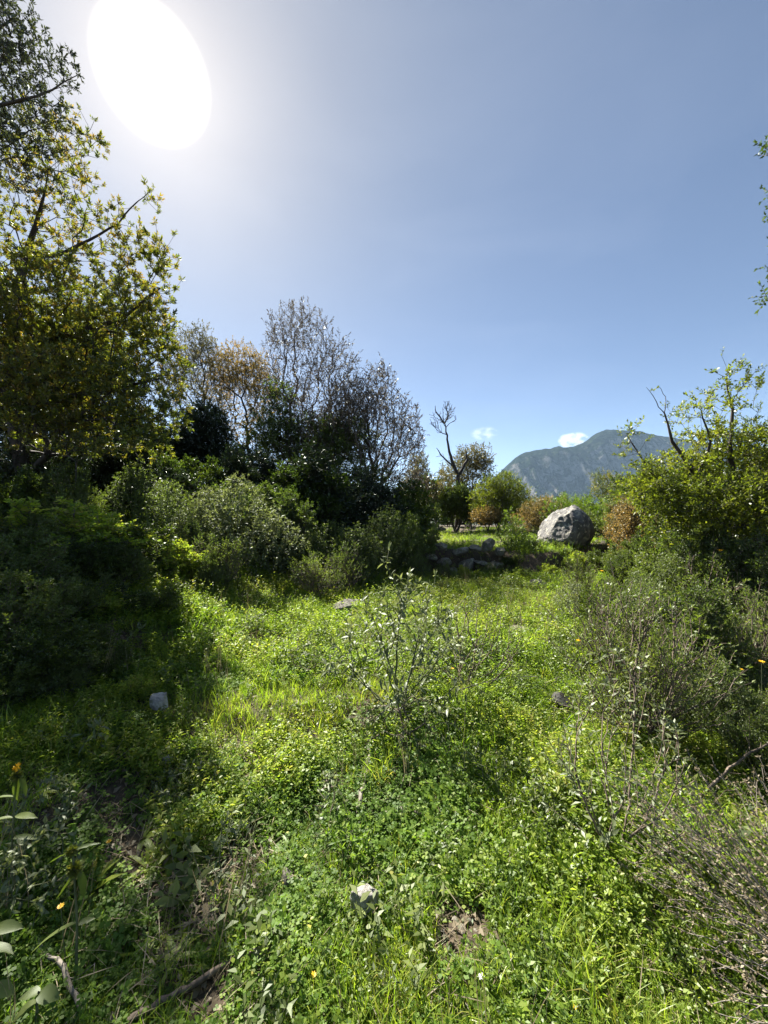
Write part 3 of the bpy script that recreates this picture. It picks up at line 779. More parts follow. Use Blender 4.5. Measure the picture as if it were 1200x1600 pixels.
grock('dark_stone', 'darkrock', 880, 1100, 36, 34, 7, 'black stone in bright grass left of the right hand twiggy shrub', .35, cuts=10)
grock('brown_stone', 'stone', 912, 1562, 34, 22, 8, 'brown stone at the bottom right beside a yellow flower', .3, cuts=10)
grock('grey_stone', 'stone', 448, 1375, 28, 26, 9, 'small grey stone in clover left of the white stone', .3, cuts=10)
grock('grey_stone', 'stone', 812, 987, 50, 12, 10, 'low flat grey stone in the sunny grass behind the central shrub', .3, cuts=12)
grock('brown_stone', 'stone', 405, 1500, 34, 26, 12, 'shaded brown stone at the end of the fallen branch', .3, cuts=10)
grock('grey_stone', 'stone', 838, 912, 30, 14, 15, 'brownish stone in grass below the big boulder', .3, cuts=10)
grock('pale_stone', 'whiterock', 1012, 1455, 18, 14, 16, 'tiny pale stone by the yellowed leaves at lower right', .3, cuts=10)

# ================================================================== TREES, LEFT
# big yellow green tree
Y = 7.0
def PP(pts): return [P(a, b_, Yq) for a, b_, Yq in pts]
base = np.array([-6.75, 7.4, gz(-6.75, 7.4)-.1])
tr = [([base, P(18, 620, 7.3), P(22, 480, 7.1), P(42, 395, 7), P(62, 330, 6.9), P(75, 270, 6.9)], [.15, .12, .085, .055, .03, .008]),
      ([P(42, 395, 7), P(90, 400, 6.9), P(140, 375, 6.8), P(185, 350, 6.7), P(215, 315, 6.7), P(240, 295, 6.7)], [.05, .032, .022, .015, .009, .004]),
      ([P(22, 480, 7.1), P(-30, 380, 7.3), P(-60, 250, 7.4)], [.09, .06, .03]),
      ([P(20, 560, 7.2), P(110, 520, 6.7), P(190, 500, 6.5), P(250, 450, 6.4)], [.07, .05, .03, .012]),
      ([P(18, 620, 7.3), P(100, 620, 6.6), P(180, 610, 6.2), P(255, 590, 6.1)], [.07, .05, .03, .012])]
def vleft(p):   # leaf colour gets lighter and yellower with height in the crown
    return .10*np.clip((p[:, 2]-3.2)/2.5, -1, 1.2)+.08
w_, l_, s_ = woody(None, [pxblob(70, 300, 7.0, 85, 80, 1.1, .35), pxblob(20, 400, 7.2, 110, 110, 1.4, .5), pxblob(150, 350, 6.9, 65, 60, .8, .5), pxblob(222, 415, 6.7, 52, 50, .7, 1.0),
        pxblob(130, 490, 6.8, 130, 75, 1.3, 2.2), pxblob(120, 610, 6.2, 120, 60, 1.0, 2.0), pxblob(50, 540, 6.9, 100, 70, 1.2, 1.6), pxblob(215, 520, 6.5, 66, 80, .9, 1.5), pxblob(90, 580, 6.9, 130, 60, 1.3, 1.4), pxblob(215, 620, 6.2, 66, 62, .8, 1.6),
        pxblob(60, 660, 6.6, 100, 56, 1.0, 1.0), pxblob(240, 660, 6.0, 48, 50, .7, 1.0), pxblob(262, 560, 6.5, 28, 60, .6, .8), pxblob(205, 690, 6.1, 62, 38, .7, .7), pxblob(125, 225, 6.9, 38, 50, .5, 1.0), pxblob(60, 240, 7.0, 70, 60, .9, .6), pxblob(-60, 500, 7.4, 120, 150, 1.4, .8), pxblob(232, 305, 6.7, 18, 18, .3, .5), pxblob(250, 390, 6.6, 30, 40, .4, .8)],
        nt=4900, bf=.22, seg=.25, r0=.0030, sprays=2, spray=(10, .07, .062, .022), leafmat_='olive', barkmat_='darkbark', trunk=tr, origin=base, vg=vleft, ssc=(.7, 1.25), extra=.35, rnd=.9)
thing('large_tree', [('trunk', w_), ('crown', l_)], 'large yellow green leafy tree filling the left edge of the picture under the sun', 'tree', base)
# grey green tree, top left corner
base = np.array([-7.9, 5.6, gz(-7.9, 5.6)-.1])
tr = [([base, P(-230, 500, 5.8), P(-150, 250, 5.9), P(-80, 200, 5.9), P(0, 165, 5.9), P(60, 150, 5.9), P(120, 118, 5.9)], [.16, .12, .08, .05, .028, .016, .006]),
      ([P(-150, 250, 5.9), P(-90, 120, 5.9), P(-20, 60, 5.9), P(30, 20, 5.9)], [.07, .05, .025, .01])]
w_, l_, s_ = woody(None, [pxblob(15, 40, 5.9, 45, 60, .6, 1.5), pxblob(40, 105, 5.9, 60, 36, .6, 1.0), pxblob(-60, 90, 6, 80, 130, .8, 1), pxblob(105, 108, 5.9, 26, 22, .3, .8), pxblob(50, 180, 5.9, 60, 40, .5, 1.0), pxblob(20, 240, 6, 60, 50, .6, .7)],
        nt=1100, bf=.25, seg=.22, r0=.0026, sprays=2, spray=(6, .07, .055, .024), leafmat_='grey', barkmat_='bark', trunk=tr, origin=base, ssc=(.7, 1.2), extra=.25)
thing('overhanging_tree', [('trunk', w_), ('crown', l_)], 'grey green tree whose branches reach in at the top left corner', 'tree', base)

# pale loose tree and orange brown tree behind
def tree_at(name, px, pyb, Y, blobs, label, lm, bm='bark', stems=1, **k):
    if 9.4 < Y < 13.7 and px < 700 and 'tree' in name:      # the thicket stands well back on the bank
        q = 1.22; Y *= q; blobs = [(b_[0], b_[1], b_[2]*q, b_[3], b_[4], b_[5]*q, *b_[6:]) for b_ in blobs]
        n_, a_, b2, c2 = k.get('spray', (9, .16, .035, .016)); k['spray'] = (n_, a_*q, b2*q, c2*q); k['seg'] = k.get('seg', .35)*q; k['r0'] = k['r0']*q
    c = P(px, pyb, Y); base = np.array([c[0], c[1], gz(c[0], c[1])-.08])
    roots = [base]+[base+np.array([rng.normal(0, .12), rng.normal(0, .12), .05]) for q in range(stems-1)]
    w_, l_, s_ = woody(roots, [pxblob(*b_) for b_ in blobs], leafmat_=lm, barkmat_=bm, origin=base, **k)
    return thing(name, [('trunk', w_), ('crown', l_)], label, 'tree' if 'tree' in name else 'shrub', base)
tree_at('pale_tree', 300, 740, 12.5, [(300, 560, 12.5, 42, 52, .9, 1), (275, 600, 12.5, 30, 50, .7, .8), (330, 620, 12.5, 30, 40, .7, .7), (318, 540, 12.5, 22, 30, .5, .6)],
        'loose pale olive tree just right of the big left tree', 'pale', nt=1200, bf=.3, r0=.0030, sprays=1, spray=(8, .18, .055, .026), extra=.3, density=.9, stems=3)
tree_at('orange_tree', 390, 760, 13, [(375, 580, 13, 44, 44, .9, 1.3), (408, 610, 13, 30, 60, .8, 1.2), (345, 600, 13, 34, 48, .7, 1), (380, 665, 13, 40, 34, .8, .4)],
        'orange brown tree in young leaf between the pale tree and the tall sparse tree', 'orange', 'darkbark', nt=1700, bf=.25, r0=.0032, sprays=1, spray=(9, .17, .055, .028), extra=.35, density=.95, stems=2)
# tall sparse tree with upright twigs
tree_at('sparse_tree', 480, 775, 12, [(470, 520, 12, 52, 42, .9, .8), (440, 540, 12, 30, 50, .7, .6), (520, 570, 12, 44, 48, .9, .9), (470, 620, 12, 60, 56, 1, 1.1), (540, 620, 12, 26, 50, .7, .6), (478, 486, 12, 12, 16, .3, .3), (480, 700, 12, 80, 60, 1, 1.2)],
        'tall sparse tree with thin upright twigs left of centre', 'purple', 'twig', nt=2600, bf=.45, seg=.4, r0=.0040, sprays=1, spray=(7, .20, .065, .028), extra=.15, density=.85, stems=12, curve=.5, jit=.08, aim=1.4, rnd=.5)
tree_at('sparse_tree', 545, 785, 11.5, [(545, 650, 11.5, 46, 60, .8, 1.5), (500, 690, 11.5, 50, 50, .8, 1.2), (590, 610, 11.5, 34, 42, .7, .9), (615, 655, 11.5, 42, 42, .7, 1.2), (560, 650, 11.5, 40, 60, .8, 1), (640, 690, 11.5, 26, 34, .6, .9), (598, 580, 11.5, 12, 18, .3, .3), (600, 715, 11.5, 60, 30, .8, 1.3), (620, 750, 11.5, 60, 22, .8, .8)],
        'dark purplish twiggy tree leaning right toward the dead tree', 'purple', 'twig', nt=3600, bf=.4, seg=.4, r0=.0040, sprays=1, spray=(6, .17, .060, .028), extra=.12, density=.9, stems=6, curve=.45)
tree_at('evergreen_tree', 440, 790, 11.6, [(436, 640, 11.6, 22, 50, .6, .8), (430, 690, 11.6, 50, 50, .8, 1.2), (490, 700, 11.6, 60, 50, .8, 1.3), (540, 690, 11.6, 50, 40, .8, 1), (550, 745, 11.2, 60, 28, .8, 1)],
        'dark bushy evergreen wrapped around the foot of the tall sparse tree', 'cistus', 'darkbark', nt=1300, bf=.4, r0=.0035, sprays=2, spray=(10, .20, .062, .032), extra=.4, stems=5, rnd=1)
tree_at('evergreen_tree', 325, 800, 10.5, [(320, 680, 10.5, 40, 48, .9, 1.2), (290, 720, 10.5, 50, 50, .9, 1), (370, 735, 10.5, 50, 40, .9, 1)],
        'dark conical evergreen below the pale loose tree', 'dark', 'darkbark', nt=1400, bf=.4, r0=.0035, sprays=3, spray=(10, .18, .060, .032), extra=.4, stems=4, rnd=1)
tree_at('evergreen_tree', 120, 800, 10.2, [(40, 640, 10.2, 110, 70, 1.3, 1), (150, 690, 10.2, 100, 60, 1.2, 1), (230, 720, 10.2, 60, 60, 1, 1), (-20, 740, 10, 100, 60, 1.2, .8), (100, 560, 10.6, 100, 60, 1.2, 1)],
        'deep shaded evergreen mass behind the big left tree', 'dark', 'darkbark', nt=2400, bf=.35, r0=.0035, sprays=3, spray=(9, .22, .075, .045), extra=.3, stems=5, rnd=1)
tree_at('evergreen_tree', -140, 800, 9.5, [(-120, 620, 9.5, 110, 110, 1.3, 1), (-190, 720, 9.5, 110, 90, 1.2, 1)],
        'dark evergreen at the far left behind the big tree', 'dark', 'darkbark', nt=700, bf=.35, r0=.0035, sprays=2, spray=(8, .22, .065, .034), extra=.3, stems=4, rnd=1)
# low yellow green bush catching light inside the shade
tree_at('low_shrub', 110, 800, 6.3, [(100, 665, 6.3, 60, 22, .5, 1), (130, 700, 6.2, 40, 22, .4, 1)],
        'small yellow green shrub in the black gap below the big left tree', 'olive', nt=200, bf=.4, seg=.2, r0=.002, sprays=2, spray=(8, .12, .036, .016), extra=.3, stems=3)

# dead tree
base = P(713, 812, 20.0); base[2] = gz(base[0], base[1])-.1; D = 20.0
tr = [([base, P(715, 770, D), P(716, 742, D), P(706, 720, D), P(701, 700, D), P(699, 680, D), P(695, 662, D)], [.15, .125, .10, .08, .06, .045, .03]),
      ([P(716, 742, D), P(724, 730, D), P(731, 718, D), P(728, 706, D)], [.10, .075, .06, .03]),
      ([P(716, 742, D), P(708, 728, D), P(690, 712, D), P(682, 700, D)], [.06, .05, .035, .015]),
      ([P(695, 662, D), P(688, 652, D), P(681, 643, D), P(680, 634, D)], [.05, .04, .028, .012]),
      ([P(695, 662, D), P(700, 648, D), P(698, 636, D), P(702, 626, D)], [.045, .035, .025, .012]),
      ([P(699, 680, D), P(690, 676, D), P(682, 668, D)], [.03, .02, .01])]
s_ = Skel()
for k, (pts, rads) in enumerate(tr): s_.poly(pts, rads, None if k == 0 else 0, 3, .02)
s_.grow(sample_blobs([pxblob(682, 655, D, 14, 16, .5, 1), pxblob(702, 645, D, 14, 18, .5, 1), pxblob(698, 632, D, 8, 8, .3, .6), pxblob(730, 700, D, 5, 8, .2, .3), pxblob(684, 672, D, 9, 6, .3, .4), pxblob(690, 712, D, 12, 10, .3, .4)], 170), .5, .3, .4, .04, 8)
s_.radii(.009, 2.3)
trunk = MB(); s_.tubes(trunk)
dt = link('dead_tree', trunk.mesh('dead_tree', M['darkbark'], True, base), None, base)
tag(dt, 'bare dead tree with a crooked dark trunk against the sky', 'tree')
tree_at('small_tree', 688, 812, 19.5, [(655, 735, 19.5, 18, 26, .8, 1), (670, 770, 19.5, 26, 20, .8, 1), (640, 760, 19.5, 14, 22, .6, .8), (695, 750, 19.5, 12, 24, .5, .5)],
        'thin crooked tree with few pale leaves just left of the dead tree', 'pale', 'darkbark', nt=520, bf=.15, r0=.007, seg=.4, sprays=2, spray=(7, .25, .085, .045), extra=.3, density=.9, stems=2)
tree_at('small_tree', 735, 812, 21, [(740, 715, 21, 30, 22, .9, 1), (725, 745, 21, 40, 34, 1, 1), (755, 730, 21, 18, 22, .8, .7)],
        'hazy pale sparse tree behind and right of the dead tree', 'pale', nt=700, bf=.4, r0=.005, sprays=2, spray=(7, .26, .085, .045), extra=.3, density=.9, stems=4)
tree_at('upright_shrub', 712, 830, 19, [(700, 790, 19, 14, 26, .6, 1), (722, 785, 19, 18, 28, .6, 1), (738, 795, 19, 14, 24, .6, 1)],
        'dull green upright shrub around the foot of the dead tree', 'cistus', nt=700, bf=.8, r0=.006, sprays=3, spray=(9, .22, .08, .035), extra=.4, stems=5)
tree_at('bushy_tree', 780, 830, 17.5, [(785, 765, 17.5, 38, 26, .9, 1.2), (765, 785, 17.5, 32, 30, .8, .9), (810, 785, 17.5, 26, 26, .7, .9), (785, 805, 17.5, 40, 18, .8, .8)],
        'bushy olive green small tree right of the dead tree', 'yellowgreen', nt=1300, bf=.4, r0=.005, sprays=2, spray=(8, .2, .06, .03), extra=.3, stems=4)
tree_at('low_shrub', 765, 828, 17, [(760, 808, 17, 24, 14, .6, 1)],
        'low reddish brown thorny shrub under the bushy olive green tree', 'orange', nt=300, bf=.5, r0=.004, sprays=2, spray=(7, .2, .06, .03), extra=.2, stems=4)
tree_at('leafy_shrub', 855, 840, 15, [(848, 800, 15, 34, 24, .8, 1), (825, 815, 15, 26, 18, .6, .8)],
        'orange tinged shrub behind the left side of the boulder', 'orange', nt=520, bf=.5, r0=.004, sprays=2, spray=(7, .16, .05, .024), extra=.3, stems=4)
tree_at('leafy_shrub', 915, 860, 14, [(895, 800, 14, 50, 26, .8, 1), (930, 815, 13.6, 34, 36, .8, 1.2), (950, 830, 13, 26, 30, .7, .8)],
        'fresh lime green shrub behind the right side of the boulder', 'lime', nt=900, bf=.5, r0=.0035, sprays=2, spray=(8, .16, .048, .026), extra=.3, stems=5)
tree_at('leafy_shrub', 800, 885, 10.3, [(800, 840, 10.3, 24, 34, .45, 1), (815, 860, 10.2, 30, 24, .5, 1.2), (795, 808, 10.3, 10, 14, .25, .4)],
        'lime green bush spilling over the right end of the rubble wall', 'lime', nt=520, bf=.6, r0=.0025, seg=.2, sprays=2, spray=(8, .11, .034, .017), extra=.3, stems=5)
tree_at('dark_shrub', 835, 880, 10.6, [(835, 862, 10.6, 30, 20, .4, 1)],
        'dark green low shrub between the lime bush and the boulder foot', 'green', nt=300, bf=.5, r0=.0025, seg=.2, sprays=2, spray=(8, .11, .034, .017), extra=.3, stems=5)
tree_at('leafy_shrub', 975, 830, 15, [(960, 765, 15, 40, 24, .8, 1), (940, 750, 15, 20, 14, .5, .6), (1000, 790, 15, 40, 34, .9, 1)],
        'dull olive shrub rising behind the lime bush below the mountain', 'olive', nt=620, bf=.4, r0=.004, sprays=2, spray=(8, .17, .05, .024), extra=.3, stems=3)

# ================================================================== RIGHT TREE AND SHRUBS
base = P(1180, 940, 5.6); base = np.array([base[0], base[1], gz(base[0], base[1])-.1]); D = 5.6
tr = [([base, P(1180, 900, D), P(1168, 830, D), P(1130, 790, D), P(1090, 745, D), P(1050, 690, D), P(1038, 645, D)], [.17, .15, .11, .06, .04, .022, .01]),
      ([P(1168, 830, D), P(1150, 760, D), P(1140, 700, D), P(1145, 640, D), P(1135, 590, D)], [.08, .05, .03, .02, .008]),
      ([P(1168, 830, D), P(1200, 760, D), P(1230, 690, D), P(1240, 620, D)], [.08, .05, .03, .01]),
      ([P(1090, 745, D), P(1110, 690, 5.5), P(1095, 640, 5.4)], [.03, .018, .006]),
      ([P(1130, 790, D), P(1075, 800, D), P(1040, 770, D), P(1005, 720, D), P(980, 680, D)], [.045, .032, .022, .014, .006]),
      ([P(1038, 645, D), P(1026, 628, D), P(1010, 605, D)], [.008, .006, .003]), ([P(1038, 645, D), P(1040, 620, D), P(1028, 602, D)], [.007, .005, .003])]
w_, l_, s_ = woody(None, [pxblob(1130, 700, D, 62, 44, .6, 1.1), pxblob(1190, 720, D, 60, 60, .6, 1.1), pxblob(1060, 745, D, 60, 40, .6, 1), pxblob(1140, 625, D, 30, 60, .4, .45), pxblob(1080, 650, D, 34, 40, .4, .35),
        pxblob(985, 690, D, 20, 26, .3, .3), pxblob(1010, 760, 5.5, 40, 40, .5, .8), pxblob(1120, 790, 5.2, 90, 46, .7, 1.3), pxblob(1180, 800, 5.0, 60, 60, .6, 1.2), pxblob(1060, 800, 5.4, 50, 50, .6, 1), pxblob(1260, 720, D, 60, 90, .7, .8), pxblob(1125, 575, D, 12, 22, .2, .3)],
        nt=1650, bf=.3, seg=.2, r0=.0022, sprays=2, spray=(10, .13, .042, .021), leafmat_='yellowgreen', barkmat_='darkbark', trunk=tr, origin=base, extra=.35, density=.9, vg=lambda p: .08+0*p[:, 0])
thing('right_tree', [('trunk', w_), ('crown', l_)], 'yellow green tree with dark forked trunk and bare twig tips at the right edge', 'tree', base)
# tree to the right whose branch tips just enter the frame
base = np.array([6.3, 3.1, gz(6.3, 3.1)-.1]); D = 4.0
tr = [([base, np.array([6.0, 3.3, 2.6]), P(1330, 420, 4.0), P(1280, 300, 4.0), P(1215, 240, 4.0)], [.16, .12, .06, .03, .006]),
      ([P(1330, 420, 4.0), P(1270, 430, 4), P(1205, 455, 4)], [.04, .02, .006])]
w_, l_, s_ = woody(None, [pxblob(1213, 238, 4.0, 16, 26, .15, 2), pxblob(1207, 456, 4.0, 20, 16, .15, 2), pxblob(1300, 330, 4.2, 70, 130, .6, 1)],
        nt=260, bf=.3, seg=.2, r0=.002, sprays=2, spray=(9, .12, .036, .020), leafmat_='green', barkmat_='bark', trunk=tr, origin=base, extra=.3)
thing('branch_tree', [('trunk', w_), ('crown', l_)], 'dark leaved tree outside the right edge with two leafy twig tips against the sky', 'tree', base)

# ---- shared shrub bodies (each kind grown once or twice, then copied)
def proto_woody(h, rx, lm, nt, stems=6, bm='twig', **k):
    roots = [np.zeros(3)]+[np.array([rng.normal(0, .06), rng.normal(0, .06), .02]) for q in range(stems-1)]
    kw = dict(bf=.6, seg=.14, r0=.0018, sprays=2, spray=(9, .09, .026, .011), extra=.35, nvar=3, curve=.5); kw.update(k)
    spikes = []
    for q in range(9):
        a = rng.uniform(0, 6.28); r_ = rx*rng.uniform(.1, 1.0)
        spikes.append((math.cos(a)*r_, math.sin(a)*r_, h*rng.uniform(.62, .98)-.22*r_, rx*.20, rx*.20, h*rng.uniform(.14, .26), 2.2))
    w_, l_, s_ = woody(roots, spikes+[(0, 0, h*.5, rx*.85, rx*.85, h*.30, .7), (rx*.4, 0, h*.4, rx*.7, rx*.8, h*.3, .7), (-rx*.35, rx*.2, h*.45, rx*.7, rx*.7, h*.35, .7)], nt=nt, leafmat_=lm, barkmat_=bm, **kw)
    return [('stems', w_), ('foliage', l_)]
def proto_stemmy(h, rx, n, **k):
    root = np.zeros(3); parts, s = stemmy(root, fan_tips(root, n, rx, rx, h*.45, h), **k); return parts
KD = {}
KD['cistus'] = [proto_woody(1.2, .55, 'cistus', 800, 9, spray=(10, .09, .032, .015)), proto_woody(1.0, .6, 'cistus', 800, 9, spray=(10, .09, .032, .015))]
KD['sage'] = [proto_stemmy(1.15, .52, 300, leaf=(.078, .024), lm='sage', start=.3, every=1, lseg=2, seg=.06), proto_stemmy(.85, .48, 280, leaf=(.066, .021), lm='sage', start=.25, lseg=2, seg=.05)]
KD['soft'] = [proto_stemmy(1.05, .48, 380, leaf=(.050, .014), lm='cistus', start=.2, every=2, lseg=1, seg=.05), proto_stemmy(.9, .5, 380, leaf=(.045, .014), lm='cistus', start=.2, every=2, lseg=1, seg=.05)]
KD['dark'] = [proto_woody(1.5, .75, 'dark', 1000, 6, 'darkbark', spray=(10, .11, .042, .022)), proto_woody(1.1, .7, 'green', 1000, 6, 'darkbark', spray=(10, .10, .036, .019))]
KD['twig'] = [proto_woody(1.15, .5, 'cistus', 620, 12, 'twig', bf=.85, sprays=1, spray=(6, .10, .040, .015), extra=.08, density=.6, curve=.5, r0=.0026), proto_woody(.9, .5, 'cistus', 760, 12, 'twig', bf=.85, sprays=1, spray=(7, .09, .034, .013), extra=.1, density=.8, r0=.0024)]
KD['green'] = [proto_woody(.9, .5, 'green', 640, 7, spray=(10, .09, .034, .018)), proto_woody(.6, .42, 'weed', 480, 7, spray=(10, .07, .030, .017))]
KD['orange'] = [proto_woody(1.1, .5, 'orange', 640, 6, 'darkbark', spray=(8, .1, .028, .014))]
used = {}
def shrub(kind, px, py, Y, top, label, var=0, wide=1.0, group=None, name=None, h0=None, cat_='shrub'):
    """stand a shrub at depth Y under pixel px; `top` is the pixel height of its top"""
    if px < 250 and top >= 850: wide *= 1.45; top -= 28 if px > 140 else 55
    x = (px-600)/FPX*Y; z = gz(x, Y)-.03; H = {'cistus': (1.18, 1.0), 'sage': (1.12, .83), 'soft': (1.02, .88), 'dark': (1.45, 1.07), 'twig': (1.13, .88), 'green': (.88, .58), 'orange': (1.07,)}[kind]
    var = var % len(H); zt = EYE-(top-800)/FPX*Y; sc_ = max(.25, (zt-z)/H[var])
    nm = name or {'cistus': 'soft_shrub', 'sage': 'sage_shrub', 'soft': 'narrow_leaved_shrub', 'dark': 'evergreen_shrub', 'twig': 'twiggy_shrub', 'green': 'low_green_shrub', 'orange': 'orange_shrub'}[kind]
    return thing(nm, KD[kind][var], label, cat_, (x, Y, z), rng.uniform(0, 6.28), (sc_*wide, sc_*wide, sc_), group)
# left bank, back to front
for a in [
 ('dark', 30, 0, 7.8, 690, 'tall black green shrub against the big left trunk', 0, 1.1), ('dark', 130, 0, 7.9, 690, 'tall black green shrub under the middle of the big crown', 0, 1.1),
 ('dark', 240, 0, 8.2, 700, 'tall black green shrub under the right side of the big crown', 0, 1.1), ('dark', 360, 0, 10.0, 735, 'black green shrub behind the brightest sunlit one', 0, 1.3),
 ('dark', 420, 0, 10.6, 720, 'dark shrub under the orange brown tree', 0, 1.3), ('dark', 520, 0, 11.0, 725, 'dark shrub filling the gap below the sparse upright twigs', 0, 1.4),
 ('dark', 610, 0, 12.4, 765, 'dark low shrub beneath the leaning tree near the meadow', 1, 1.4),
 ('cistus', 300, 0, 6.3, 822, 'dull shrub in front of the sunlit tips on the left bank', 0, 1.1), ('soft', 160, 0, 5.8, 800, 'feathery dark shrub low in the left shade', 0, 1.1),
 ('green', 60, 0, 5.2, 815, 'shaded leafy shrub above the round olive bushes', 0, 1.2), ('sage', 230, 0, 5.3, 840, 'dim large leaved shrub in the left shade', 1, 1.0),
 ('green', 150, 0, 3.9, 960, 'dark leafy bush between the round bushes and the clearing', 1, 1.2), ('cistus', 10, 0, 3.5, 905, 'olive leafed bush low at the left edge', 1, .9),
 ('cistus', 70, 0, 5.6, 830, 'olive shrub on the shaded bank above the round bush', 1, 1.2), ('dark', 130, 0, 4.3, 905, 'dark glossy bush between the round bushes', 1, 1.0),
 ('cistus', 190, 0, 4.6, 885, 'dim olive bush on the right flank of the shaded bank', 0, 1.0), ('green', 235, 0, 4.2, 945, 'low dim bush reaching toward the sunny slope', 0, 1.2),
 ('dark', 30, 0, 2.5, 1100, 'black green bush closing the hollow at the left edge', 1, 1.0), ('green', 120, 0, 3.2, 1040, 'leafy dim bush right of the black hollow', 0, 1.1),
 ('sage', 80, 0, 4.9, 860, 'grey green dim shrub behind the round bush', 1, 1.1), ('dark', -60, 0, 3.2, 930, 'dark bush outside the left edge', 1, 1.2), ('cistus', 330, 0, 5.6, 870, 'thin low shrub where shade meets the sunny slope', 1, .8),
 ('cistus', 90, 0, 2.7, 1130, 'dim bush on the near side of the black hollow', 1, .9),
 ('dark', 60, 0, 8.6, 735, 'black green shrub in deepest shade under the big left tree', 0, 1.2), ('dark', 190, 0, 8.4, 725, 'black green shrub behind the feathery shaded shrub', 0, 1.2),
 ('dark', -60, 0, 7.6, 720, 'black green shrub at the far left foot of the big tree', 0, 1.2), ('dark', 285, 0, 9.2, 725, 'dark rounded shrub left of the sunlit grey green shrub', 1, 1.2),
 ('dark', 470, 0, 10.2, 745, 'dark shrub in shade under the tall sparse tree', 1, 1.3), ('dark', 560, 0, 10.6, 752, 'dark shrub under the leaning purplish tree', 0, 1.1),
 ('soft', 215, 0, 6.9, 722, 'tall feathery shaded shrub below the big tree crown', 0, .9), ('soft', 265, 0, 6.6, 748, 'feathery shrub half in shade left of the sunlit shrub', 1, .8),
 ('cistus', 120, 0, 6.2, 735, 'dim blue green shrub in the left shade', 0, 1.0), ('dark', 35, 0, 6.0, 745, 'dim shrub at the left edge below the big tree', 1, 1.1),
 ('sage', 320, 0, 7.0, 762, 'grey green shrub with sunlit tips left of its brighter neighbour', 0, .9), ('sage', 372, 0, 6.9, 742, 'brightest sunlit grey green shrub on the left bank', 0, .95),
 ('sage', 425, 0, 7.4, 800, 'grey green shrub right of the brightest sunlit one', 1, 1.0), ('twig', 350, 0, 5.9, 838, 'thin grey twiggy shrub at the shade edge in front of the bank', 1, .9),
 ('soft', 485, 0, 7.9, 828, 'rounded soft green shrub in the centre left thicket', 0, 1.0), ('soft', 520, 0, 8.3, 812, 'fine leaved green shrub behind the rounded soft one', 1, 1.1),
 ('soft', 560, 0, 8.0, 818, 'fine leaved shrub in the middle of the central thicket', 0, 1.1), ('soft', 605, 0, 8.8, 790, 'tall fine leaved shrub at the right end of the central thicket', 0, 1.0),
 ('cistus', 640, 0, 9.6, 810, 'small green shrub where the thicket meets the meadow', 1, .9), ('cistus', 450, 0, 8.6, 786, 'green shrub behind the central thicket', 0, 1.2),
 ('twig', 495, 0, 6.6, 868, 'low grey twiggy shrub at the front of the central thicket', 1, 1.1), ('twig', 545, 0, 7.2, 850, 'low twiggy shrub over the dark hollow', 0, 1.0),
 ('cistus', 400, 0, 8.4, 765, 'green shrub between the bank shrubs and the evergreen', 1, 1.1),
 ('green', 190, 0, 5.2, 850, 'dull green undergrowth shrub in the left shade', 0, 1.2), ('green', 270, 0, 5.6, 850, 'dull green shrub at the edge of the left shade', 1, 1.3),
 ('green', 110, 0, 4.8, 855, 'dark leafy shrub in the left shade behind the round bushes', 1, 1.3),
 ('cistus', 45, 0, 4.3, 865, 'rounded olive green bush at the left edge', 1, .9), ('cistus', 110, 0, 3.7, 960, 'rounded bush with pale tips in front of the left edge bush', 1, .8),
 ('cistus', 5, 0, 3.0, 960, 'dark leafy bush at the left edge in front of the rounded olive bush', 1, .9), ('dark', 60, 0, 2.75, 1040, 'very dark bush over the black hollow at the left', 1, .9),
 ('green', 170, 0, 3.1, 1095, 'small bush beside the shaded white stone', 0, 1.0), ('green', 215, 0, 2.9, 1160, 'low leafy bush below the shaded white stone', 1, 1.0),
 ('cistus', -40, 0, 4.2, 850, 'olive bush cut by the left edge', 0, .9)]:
    shrub(*a)
